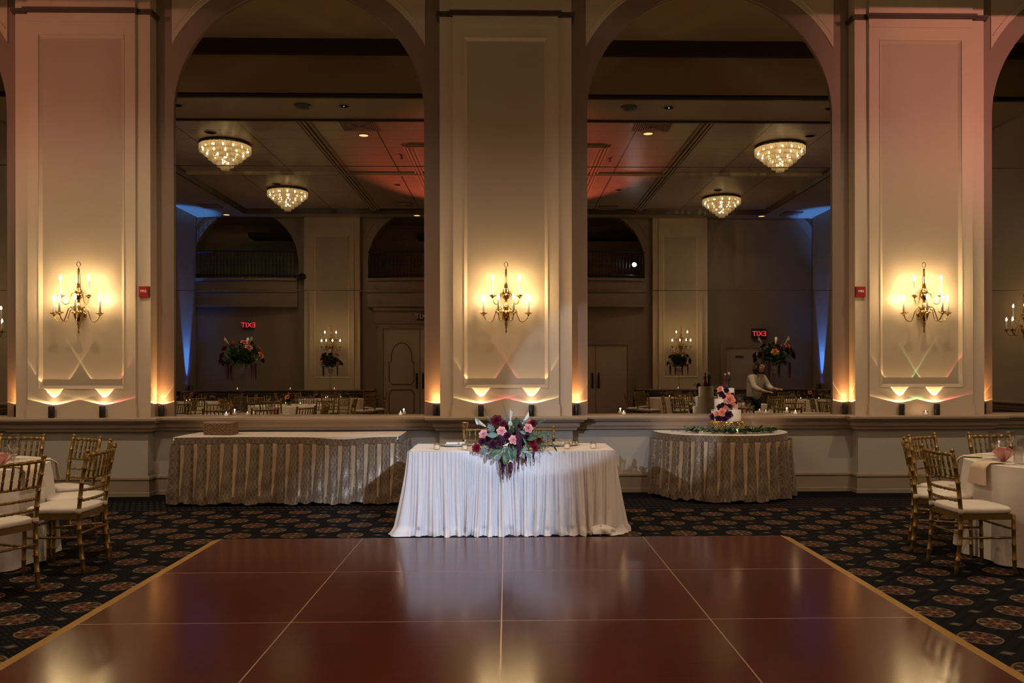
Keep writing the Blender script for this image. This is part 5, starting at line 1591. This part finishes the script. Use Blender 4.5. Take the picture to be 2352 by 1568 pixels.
def chair_shapes():
    sh = []
    hw = .195
    def tb(name, pts, r, rings=4, n=8, m=8):
        mb = MB(); p, rd = bamboo(pts, r, rings=rings, m=m); mb.tube(p, rd, n); sh.append((name, mb, 'gold'))
        return mb
    for s_ in (-1, 1):
        mb = tb('leg', [(s_ * .19, -.225, 0), (s_ * .195, -.195, .25), (s_ * .197, -.19, .45), (s_ * .2, -.215, .68), (s_ * .205, -.258, .885)], .0155, 8, 8, 16)
        mb.ball((s_ * .205, -.26, .895), .018, 8)
    for s_ in (-1, 1): tb('leg', [(s_ * .20, .205, 0), (s_ * .198, .195, .44)], .0145, 4)
    def yb(z): return -.19 - (max(0, z - .45)) ** 1.5 * .235
    def rail(name, z, r, rings):
        y = yb(z); tb(name, [(-.2, y, z), (-.1, y - .018, z), (0, y - .024, z), (.1, y - .018, z), (.2, y, z)], r, rings, 7, 12)
    rail('top_rail', .868, .0125, 6)
    rail('back_rail', .695, .0095, 8); rail('back_rail', .61, .0095, 8); rail('back_rail', .535, .0095, 8)
    for k in range(6):
        x = -.147 + .294 * k / 5
        c_ = lambda z: yb(z) - .024 * (1 - (x / .2) ** 2)
        tb('spindle', [(x, c_(.695), .695), (x, c_(.868), .868)], .0085, 3, 6, 4)
    mb = MB(); mb.add([(-.19, -.195, .40), (.19, -.195, .40), (.205, .205, .40), (-.205, .205, .40), (-.19, -.195, .44), (.19, -.195, .44), (.205, .205, .44), (-.205, .205, .44)],
                      [(0, 3, 2, 1), (4, 5, 6, 7), (0, 1, 5, 4), (1, 2, 6, 5), (2, 3, 7, 6), (3, 0, 4, 7)]); sh.append(('seat', mb, 'gold'))
    mb = MB()
    def cu(u, v):
        a = 2 * PI * u
        c_, s2 = math.cos(a), math.sin(a)
        sx_ = math.copysign(abs(c_) ** .35, c_); sy_ = math.copysign(abs(s2) ** .35, s2)
        prof = [(0, .441), (.97, .441), (1.03, .452), (1.035, .472), (.97, .486), (.6, .494), (0, .496)]
        i = min(5, int(v * 6)); f = v * 6 - i
        r_ = prof[i][0] * (1 - f) + prof[i + 1][0] * f; z = prof[i][1] * (1 - f) + prof[i + 1][1] * f
        return (sx_ * .2 * r_, sy_ * .2 * r_ + .005, z)
    mb.grid(cu, 36, 6); sh.append(('seat_cushion', mb, 'cushion'))
    mb = MB()
    for s_ in (-1, 1): mb.lathe([(.0185, .452), (.02, .455), (.02, .478), (.0185, .48)], 12, 0, Matrix.Translation((s_ * .197, -.19, 0)), cap=False)
    sh.append(('cushion_strap', mb, 'cushion'))
    tb('stretcher', [(-.195, -.2, .3), (.195, -.2, .3)], .009, 4); tb('stretcher', [(-.2, .2, .33), (.2, .2, .33)], .009, 4)
    for s_ in (-1, 1):
        tb('stretcher', [(s_ * .195, -.2, .27), (s_ * .2, .2, .27)], .009, 4)
    return sh
SH = chair_shapes()
CHM = [(n_, mb.mesh(n_, [M[m_]], n_ != 'seat')) for n_, mb, m_ in SH]
def chair(x, y, face, label, group=None, z=0):
    t = thing('chiavari_chair', label, 'chair', (x, y, z), math.atan2(face[1], face[0]) - PI / 2, group)
    for n_, me in CHM:
        o = bpy.data.objects.new(n_, me); COL.objects.link(o); o.parent = t
    return t
# one-mesh copy for the chairs that only appear tiny in the mirrors
JM = MB()
for n_, mb, m_ in SH:
    JM.add(mb.v, mb.f, 0 if m_ == 'gold' else 1)
JME = JM.mesh('chiavari_chair', [M['gold'], M['cushion']], True)
def far_chair(x, y, face, label, group):
    o = bpy.data.objects.new('chiavari_chair', JME); COL.objects.link(o); o.location = (x, y, 0); o.rotation_euler = (0, 0, math.atan2(face[1], face[0]) - PI / 2)
    tag(o, label, 'chair', group)

G1, G2, G3 = 'gold chairs around the left round table', 'gold chairs around the right round table', 'gold chairs behind the sweetheart table'
chair(-3.47, 5.70, (-.93, .37), 'gold bamboo-style chair nearest the camera, cut off by the left edge', G1)
chair(-3.30, 6.37, (-1, 0), 'gold chair facing left with full back and legs in view at the left table', G1)
chair(-3.46, 6.84, (-.87, -.49), 'gold chair mostly hidden behind the side-on chair at the left table', G1)
chair(-3.87, 7.33, (-.55, -.835), 'gold chair at an angle behind the left table corner, before the baseboard', G1)
chair(-4.43, 7.48, (-.11, -.99), 'gold chair behind the wine glasses on the left table', G1)
chair(3.43, 6.15, (1, .03), 'gold chair facing right, nearest the camera at the right table', G2)
chair(3.53, 6.78, (.918, -.395), 'gold chair seen edge-on, leftmost at the right table', G2)
chair(3.83, 7.18, (.56, -.83), 'gold chair angled behind the nearest chair at the right table', G2)
chair(4.42, 7.30, (.14, -.99), 'gold chair behind the folded pink napkin on the right table', G2)
chair(-.235, 8.33, (0, -1), 'gold chair behind the sweetheart table, left of the flowers', G3)
chair(.27, 8.33, (0, -1), 'gold chair behind the sweetheart table, right of the flowers', G3)

# ------------------------------------------------------------------ round tables
def round_cloth_mesh(r, z, seed, hem=.012):
    rr = random.Random(seed); mb = MB(); nf = 15
    ph = rr.uniform(0, 6)
    def top(u, v): a = 2 * PI * u; return (r * v * math.cos(a), r * v * math.sin(a), z)
    mb.grid(top, 96, 4)
    def sk(u, v):
        a = 2 * PI * u
        w = .5 + .5 * math.sin(nf * a + ph + .6 * math.sin(3 * a + ph)); w2 = .5 + .5 * math.sin(27 * a + 1.3 * ph)
        o = .004 + .01 * v + (w ** 1.3) * .06 * v ** .8 + .01 * w2 * v
        edge = min(1, v * 8)
        rad_ = r + o * edge
        return (rad_ * math.cos(a), rad_ * math.sin(a), z - v * (z - hem) + .0)
    mb.grid(sk, 240, 16)
    return mb
CLOTH = [round_cloth_mesh(.82, TZ, s_).mesh('tablecloth', [M['white_cloth']], True) for s_ in (1, 2)]
def round_table(cx, cy, label_t, label_c, i=0):
    t = thing('round_table', label_t, 'table', (cx, cy, 0))
    mb = MB(); mb.lathe([(.0005, TZ - .03), (.80, TZ - .03), (.80, TZ - .004), (.0005, TZ - .004)], 40); mb.build('tabletop', [M['wood']], t)
    for k in range(4):
        a = PI / 4 + PI / 2 * k; mb = MB(); mb.tube([(.5 * math.cos(a), .5 * math.sin(a), 0), (.45 * math.cos(a), .45 * math.sin(a), TZ - .03)], .014, 6); mb.build('leg', [M['iron']], t, True)
    o = bpy.data.objects.new('tablecloth', CLOTH[i % 2]); COL.objects.link(o); o.location = (cx, cy, 0); tag(o, label_c, 'tablecloth')
    return t
LT, RT = (-4.47, 6.60), (4.53, 6.55)
round_table(LT[0], LT[1], 'round dining table under white cloth at the left edge', 'white floor-length cloth on the left round table', 0)
round_table(RT[0], RT[1], 'round dining table under white cloth at the right edge', 'white floor-length cloth on the right round table', 1)

def wine_glass_mesh():
    mb = MB(); mb.lathe([(.036, 0), (.034, .003), (.005, .008), (.004, .085), (.012, .098), (.032, .12), (.04, .15), (.036, .195), (.033, .205), (.0315, .205), (.0345, .195), (.0385, .15), (.031, .122), (.005, .102)], 18, cap=False)
    return mb.mesh('wine_glass', [M['glass']], True)
def tumbler_mesh():
    mb = MB(); mb.lathe([(.0005, 0), (.03, 0), (.036, .14), (.0345, .14), (.028, .008), (.0005, .008)], 18, cap=False)
    return mb.mesh('water_glass', [M['glass']], True)
WG, TG = wine_glass_mesh(), tumbler_mesh()
def put(me, name, loc, label, cat, group=None, rz=0):
    o = bpy.data.objects.new(name, me); COL.objects.link(o); o.location = loc; o.rotation_euler = (0, 0, rz); tag(o, label, cat, group); return o
mbp = MB(); mbp.lathe([(.0005, .002), (.075, .002), (.125, .012), (.125, .015), (.075, .006), (.0005, .006)], 36); PLATE = mbp.mesh('plate', [M['china']], True)
def knife_mesh():
    mb = MB(); mb.box(-.11, .0, -.006, .006, 0, .005); mb.box(0, .11, -.007, .005, 0, .002); return mb.mesh('knife', [M['silver']])
def fork_mesh():
    mb = MB(); mb.box(-.1, .03, -.004, .004, 0, .003); mb.box(.03, .05, -.012, .012, 0, .003)
    for k in range(4): mb.box(.05, .09, -.012 + k * .0068, -.0085 + k * .0068, 0, .003)
    return mb.mesh('fork', [M['silver']])
KN, FK = knife_mesh(), fork_mesh()

def napkin_drape(cx, cy, r, ang, drop, label, w=.085):
    """ivory napkin lying on the table and hanging over its edge"""
    a = R(ang); T = Matrix.Translation((cx, cy, TZ + .004)) @ Matrix.Rotation(a, 4, 'Z')
    mb = MB(); inn = .14
    def f(u, v):
        y = (u - .5) * 2 * w; s = v * (inn + drop)
        fan = 1 + .35 * max(0, s - inn) / drop
        if s < inn: return (r - inn + s, y, .003 + .002 * math.sin(u * 9))
        q = s - inn; e = min(1, q / .03)
        return (r + .008 + .03 * e + .13 * q * .8 + .006 * math.sin(u * 12), y * fan, -q * (.98))
    mb.grid(f, 10, 18, 0, T)
    mb.grid(lambda u, v: tuple(Vector(f(u, v)) + Vector((.004, 0, .003))), 10, 18, 0, T)
    o = mb.build('hanging_napkin', [M['napkin']], None, True); tag(o, label, 'napkin')

def pink_puff(x, y, label):
    t = thing('pink_napkin', label, 'napkin', (x, y, TZ + .006)); mb = MB(); rr = random.Random(int(x * 100))
    for k in range(14):
        a = 2 * PI * k / 14; T = Matrix.Rotation(a, 4, 'Z') @ Matrix.Rotation(R(rr.uniform(12, 48)), 4, 'X')
        def f(u, v): xx = (u - .5) * 2; return (xx * .038 * (.25 + v), -.012 * xx * xx, .115 * v * (1 - .12 * xx * xx))
        mb.grid(f, 5, 5, 0, T)
    mb.build('fan_folds', [M['pinktulle']], t, True)
# right table place settings (items nearest the camera side in view)
def setting(cx, cy, ang, tname, which, r=.82):
    a = R(ang); u = Vector((math.cos(a), math.sin(a), 0)); v = Vector((-math.sin(a), math.cos(a), 0)); c = Vector((cx, cy, 0))
    def P(d, s): q = c + u * d + v * s; return (q.x, q.y, TZ + .004)
    put(KN, 'knife', P(r - .17, .16), 'silver knife at the %s setting of the %s round table' % (which, tname), 'cutlery', 'cutlery on the %s round table' % tname, a)
    put(FK, 'fork', P(r - .17, -.16), 'silver fork at the %s setting of the %s round table' % (which, tname), 'cutlery', 'cutlery on the %s round table' % tname, a + PI)
    put(WG, 'wine_glass', P(r - .24, .15), 'stemmed wine glass at the %s setting of the %s round table' % (which, tname), 'glass', 'glasses on the %s round table' % tname)
    put(TG, 'water_glass', P(r - .27, .05), 'clear water glass at the %s setting of the %s round table' % (which, tname), 'glass', 'glasses on the %s round table' % tname)
for nm, (cx, cy), angs in (('right', RT, ((183, 'left-hand'), (222, 'front'), (146, 'rear left'), (98, 'rear'))), ('left', LT, ((-5, 'right-hand'), (-46, 'front'), (34, 'rear right'), (82, 'rear')))):
    for a, w in angs: setting(cx, cy, a, nm, w)
    for a, w in angs:
        napkin_drape(cx, cy, .82, a + (2 if nm == 'right' else -2), .17, 'ivory napkin hanging at the %s setting of the %s round table' % (w, nm))
pink_puff(RT[0] - .60, RT[1] + .03, 'blush pink fan-folded napkin on the right round table')
pink_puff(LT[0] + .60, LT[1] - .12, 'blush pink fan-folded napkin on the left round table')

# ------------------------------------------------------------------ tables only seen in the mirrors
def tall_centrepiece(x, y, label, s_=1.0, seed=0):
    t = thing('tall_centrepiece', label, 'flower arrangement', (x, y, TZ + .004)); rr = random.Random(seed)
    mb = MB(); mb.lathe([(.09, 0), (.085, .008), (.02, .03), (.016, .3), (.03, .36), (.018, .4), (.016, .56), (.04, .66), (.075, .78), (.07, .78), (.035, .66)], 18, cap=False); mb.build('vase', [M['glass']], t, True)
    mb = MB()
    for k in range(420):
        a = rr.uniform(0, 2 * PI); e = math.asin(rr.uniform(-.75, 1)); q = rr.uniform(.3, 1)
        p = Vector((.34 * s_ * math.cos(a) * math.cos(e) * q, .34 * s_ * math.sin(a) * math.cos(e) * q, .95 + .26 * s_ * math.sin(e) * q))
        d = (p - Vector((0, 0, .85))).normalized() + Vector((rr.uniform(-.6, .6), rr.uniform(-.6, .6), rr.uniform(-.5, .5)))
        T = Matrix.Translation(p) @ look(d).to_matrix().to_4x4() @ Matrix.Rotation(R(-90), 4, 'X')
        mb.add([(-.022, 0, 0), (-.024, .05, .0), (0, .10, -.01), (.024, .05, 0), (.022, 0, 0)], [(0, 1, 2, 3, 4)], rr.choice((0, 0, 1)), T)
    mb.build('foliage', [M['leaf'], M['leaf2']], t)
    for k in range(14):
        a = rr.uniform(0, 2 * PI); e = rr.uniform(-.3, 1.3)
        p = Vector((.33 * s_ * math.cos(a) * math.cos(e), .33 * s_ * math.sin(a) * math.cos(e), .95 + .27 * s_ * math.sin(e)))
        obj_of('rose', ROSE[rr.choice(('plum', 'plum', 'burgundy', 'peach'))], t, p, look(p - Vector((0, 0, .8))), 1.3)
    for k in range(3):
        a = 2 * PI * k / 3 + rr.uniform(0, 1); b = Vector((.12 * math.cos(a), .12 * math.sin(a), 1.05)); e = Vector((.28 * s_ * math.cos(a), .28 * s_ * math.sin(a), 1.28))
        calla(t, b, e, 1.15)
    for k in range(4):
        a = 2 * PI * k / 4 + .6
        m2 = MB()
        for j in range(5):
            o_ = Vector((.27 * s_ * math.cos(a) + rr.uniform(-.02, .02), .27 * s_ * math.sin(a) + rr.uniform(-.02, .02), .85))
            m2.tube([o_, o_ + Vector((0, 0, -.12)), o_ + Vector((0, 0, -.24 - .05 * rr.random()))], [.008, .009, .002], 5)
        m2.build('amaranthus', [M['amaranth']], t, True)
    return t
tall_centrepiece(LT[0] - .02, LT[1] - .35, 'tall glass vase with wild dark bouquet, largest in the left mirror', 1.05, 1)
tall_centrepiece(RT[0] + .05, RT[1] - .3, 'tall glass vase with wild dark bouquet, right side of the right mirror', 1.0, 2)
tall_centrepiece(-4.55, -1.2, 'tall glass vase with dark bouquet in front of the back sconce, left mirror', .9, 3)
tall_centrepiece(4.5, -1.35, 'tall glass vase with dark bouquet in front of the back sconce, right mirror', .9, 4)

def low_centre(x, y, label, seed):
    t = thing('low_centrepiece', label, 'flower arrangement', (x, y, TZ + .004)); rr = random.Random(seed)
    mb = MB(); mb.lathe([(.06, 0), (.07, .08), (.06, .08), (.05, .01)], 14); mb.build('bowl', [M['glass']], t, True)
    mb = MB()
    for k in range(110):
        a = rr.uniform(0, 2 * PI); e = rr.uniform(-.2, 1.5); d = Vector((math.cos(a) * math.cos(e), math.sin(a) * math.cos(e), math.sin(e)))
        T = Matrix.Translation(Vector((0, 0, .1)) + d * .07 * rr.random()) @ look(d).to_matrix().to_4x4() @ Matrix.Rotation(R(-90), 4, 'X')
        mb.add([(-.02, 0, 0), (-.022, .06, .0), (0, .12, -.01), (.022, .06, 0), (.02, 0, 0)], [(0, 1, 2, 3, 4)], rr.choice((0, 1)), T)
    mb.build('foliage', [M['leaf'], M['leaf2']], t)
    for k in range(7):
        a = 2 * PI * k / 7; d = Vector((math.cos(a) * .8, math.sin(a) * .8, .8)); obj_of('rose', ROSE[('plum', 'burgundy', 'peach')[k % 3]], t, Vector((0, 0, .1)) + d * .1, look(d), 1.25)

POS = ['right-hand side', 'right and mirror side', 'side facing the mirrors', 'left and mirror side', 'left-hand side', 'left and far side', 'far side from the mirrors', 'right and far side']
mirror_tables = [(-4.6, 2.75, 'second left table behind the camera', 'low'), (4.75, 2.6, 'second right table behind the camera', 'low'), (-4.55, -1.3, 'back left table', None), (4.5, -1.45, 'back right table', None),
                 (-7.35, .7, 'outer left table', 'low'), (7.35, .3, 'outer right table', 'low'), (-7.3, 4.7, 'outer left table near the mirrors', 'low'), (7.3, 4.6, 'outer right table near the mirrors', 'low')]
for i, (x, y, nm, kind) in enumerate(mirror_tables):
    round_table(x, y, 'round dining table under white cloth, %s, seen in the mirrors' % nm, 'white floor-length cloth on the %s' % nm, i)
    if kind: low_centre(x, y, 'low dark flower bowl on the %s' % nm, i)
    for k in range(8):
        a = 2 * PI * k / 8 + .3 * i; ux, uy = math.cos(a), math.sin(a)
        far_chair(x + ux * 1.14, y + uy * 1.14, (-ux, -uy), 'gold chair at the %s, %s' % (nm, POS[int(round(a / (PI / 4))) % 8]), 'gold chairs at the %s' % nm)
        b = a + .2
        put(WG, 'wine_glass', (x + math.cos(b) * .45, y + math.sin(b) * .45, TZ + .004), 'wine glass on the %s, %s' % (nm, POS[int(round(a / (PI / 4))) % 8]), 'glass', 'glasses on the %s' % nm)
    for k in range(3):
        a = 2 * PI * k / 3 + i
        vx, vy = x + .24 * math.cos(a), y + .24 * math.sin(a)
        t = thing('votive_candle', 'lit votive on the %s, %s' % (nm, POS[int(round(a / (PI / 4))) % 8]), 'candle', (vx, vy, TZ + .004), 0, 'votives on the %s' % nm)
        mb = MB(); mb.lathe([(.028, 0), (.03, .06), (.027, .06), (.025, .005)], 12, cap=False); mb.build('glass_cup', [M['glass']], t, True)
        mb = MB(); mb.lathe([(.0005, .03), (.006, .036), (.005, .048), (.0005, .062)], 8); mb.build('flame', [M['flame']], t, True)
# remaining places at the two front tables, out of frame but reflected
for nm, (cx, cy), angs in (('left', LT, (150, 195, 240)), ('right', RT, (-60, -15, 30))):
    for a in angs:
        a = R(a); ux, uy = math.cos(a), math.sin(a)
        far_chair(cx + ux * 1.14, cy + uy * 1.14, (-ux, -uy), 'gold chair at the outer %s round table edge, %s' % (nm, POS[int(round(a / (PI / 4))) % 8]), 'gold chairs on the outer side of the %s round table' % nm)
    for k, d in enumerate((.25, .3)):
        votive((cx + (.22 if nm == 'left' else -.22), cy + (.12 if k else -.22), TZ + .004), 'lit votive on the %s round table, %s of its tall vase' % (nm, ('front', 'rear')[k]), glow=0)
# votives on the back ledge
for x, l in ((-6.2, 'left of the back sconce in the left mirror'), (-7.7, 'nearer the blue corner in the left mirror'), (-4.9, 'under the back sconce in the left mirror'), (4.9, 'under the back sconce in the right mirror')):
    votive((x, -3.60 + (.22 if abs(x) < 5.5 else 0), ZL + .002), 'tiny lit votive on the back ledge, %s' % l, glow=0)

# waitress reflected in the right mirror
def person():
    t = thing('person', 'person with dark hair, white shirt and black trousers, reflected right of the cake', 'person', (4.88, 4.0, 0), R(150))
    def skin(name, verts, edges, radii, mat, lv=2):
        me = bpy.data.meshes.new(name); me.from_pydata(verts, edges, []); o = bpy.data.objects.new(name, me); COL.objects.link(o); o.parent = t
        me.materials.append(mat)
        sk = o.modifiers.new('skin', 'SKIN'); sk.use_smooth_shade = True
        for i, r_ in enumerate(radii): me.skin_vertices[0].data[i].radius = (r_, r_) if not hasattr(r_, '__len__') else r_
        me.skin_vertices[0].data[0].use_root = True
        s2 = o.modifiers.new('sub', 'SUBSURF'); s2.levels = lv; s2.render_levels = lv
        return o
    # body: one continuous figure
    V = [(0, 0, .92), (0, -.04, 1.12), (0, -.10, 1.30), (0, -.13, 1.38), (0, -.16, 1.44),
         (.16, -.11, 1.33), (.22, -.25, 1.13), (.17, -.46, 1.06), (.15, -.53, 1.05), (-.16, -.11, 1.33), (-.22, -.22, 1.12), (-.16, -.43, 1.10), (-.14, -.5, 1.10),
         (.09, .0, .86), (.10, -.02, .48), (.10, .02, .08), (.10, -.10, .03), (-.09, 0, .86), (-.10, -.02, .48), (-.10, .03, .08), (-.10, -.09, .03)]
    E_ = [(0, 1), (1, 2), (2, 3), (3, 4), (2, 5), (5, 6), (6, 7), (7, 8), (2, 9), (9, 10), (10, 11), (11, 12), (0, 13), (13, 14), (14, 15), (15, 16), (0, 17), (17, 18), (18, 19), (19, 20)]
    rad = [(.15, .11), (.13, .10), (.17, .11), .055, .05, .06, .045, .033, .025, .06, .045, .033, .025, .09, .058, .042, .035, .09, .058, .042, .035]
    b = skin('body', V, E_, rad, M['skin'])
    skin('shirt', [(0, 0, .83), (0, -.04, 1.12), (0, -.10, 1.30), (0, -.125, 1.37), (.165, -.11, 1.33), (.225, -.25, 1.13), (.18, -.40, 1.075), (-.165, -.11, 1.33), (-.225, -.22, 1.12), (-.17, -.38, 1.10)],
         [(0, 1), (1, 2), (2, 3), (2, 4), (4, 5), (5, 6), (2, 7), (7, 8), (8, 9)], [(.19, .145), (.165, .13), (.195, .135), .075, .072, .06, .045, .072, .06, .045], M['shirt'])
    skin('trousers', [(0, 0, .93), (.09, 0, .86), (.10, -.02, .48), (.10, .02, .10), (-.09, 0, .86), (-.10, -.02, .48), (-.10, .03, .10)], [(0, 1), (1, 2), (2, 3), (0, 4), (4, 5), (5, 6)], [(.12, .11), .10, .075, .06, .10, .075, .06], M['trousers'])
    mb = MB(); mb.ball((0, -.20, 1.53), .085, 16, sz=1.3); mb.lathe([(.001, 0), (.014, .03), (.02, 0)], 8, 0, Matrix.Translation((0, -.285, 1.52))); 
    for s_ in (-1, 1): mb.ball((s_ * .086, -.19, 1.53), .018, 8)
    mb.build('head', [M['skin']], t, True)
    mb = MB()
    for s_ in (-1, 1): mb.ball((s_ * .03, -.277, 1.545), .009, 8)
    mb.box(-.022, .022, -.284, -.276, 1.475, 1.482)
    mb.build('eyes', [M['hair']], t, True)
    mb = MB(); mb.ball((0, -.175, 1.56), .098, 16, sz=1.15)
    for k in range(11):
        a = PI * (k / 10) ; mb.tube([(.09 * math.cos(a), -.17 + .085 * math.sin(a), 1.56), (.105 * math.cos(a), -.165 + .10 * math.sin(a), 1.47), (.09 * math.cos(a), -.17 + .09 * math.sin(a), 1.38)], [.03, .032, .015], 7)
    mb.build('hair', [M['hair']], t, True)
    for s_, hx, hy, hz in ((1, .15, -.53, 1.05), (-1, -.14, -.5, 1.10)):
        mb = MB(); mb.ball((hx, hy - .03, hz), .035, 10, sz=.5)
        for k in range(4): mb.tube([(hx - .024 + .016 * k, hy - .055, hz), (hx - .026 + .0175 * k, hy - .09, hz - .006), (hx - .026 + .0175 * k, hy - .12 + .006 * abs(k - 1.5), hz - .022)], [.0085, .008, .006], 6)
        mb.tube([(hx - s_ * .03, hy - .01, hz), (hx - s_ * .055, hy - .04, hz - .01), (hx - s_ * .05, hy - .065, hz - .02)], [.01, .009, .007], 6)
        mb.build('hand', [M['skin']], t, True)
person()
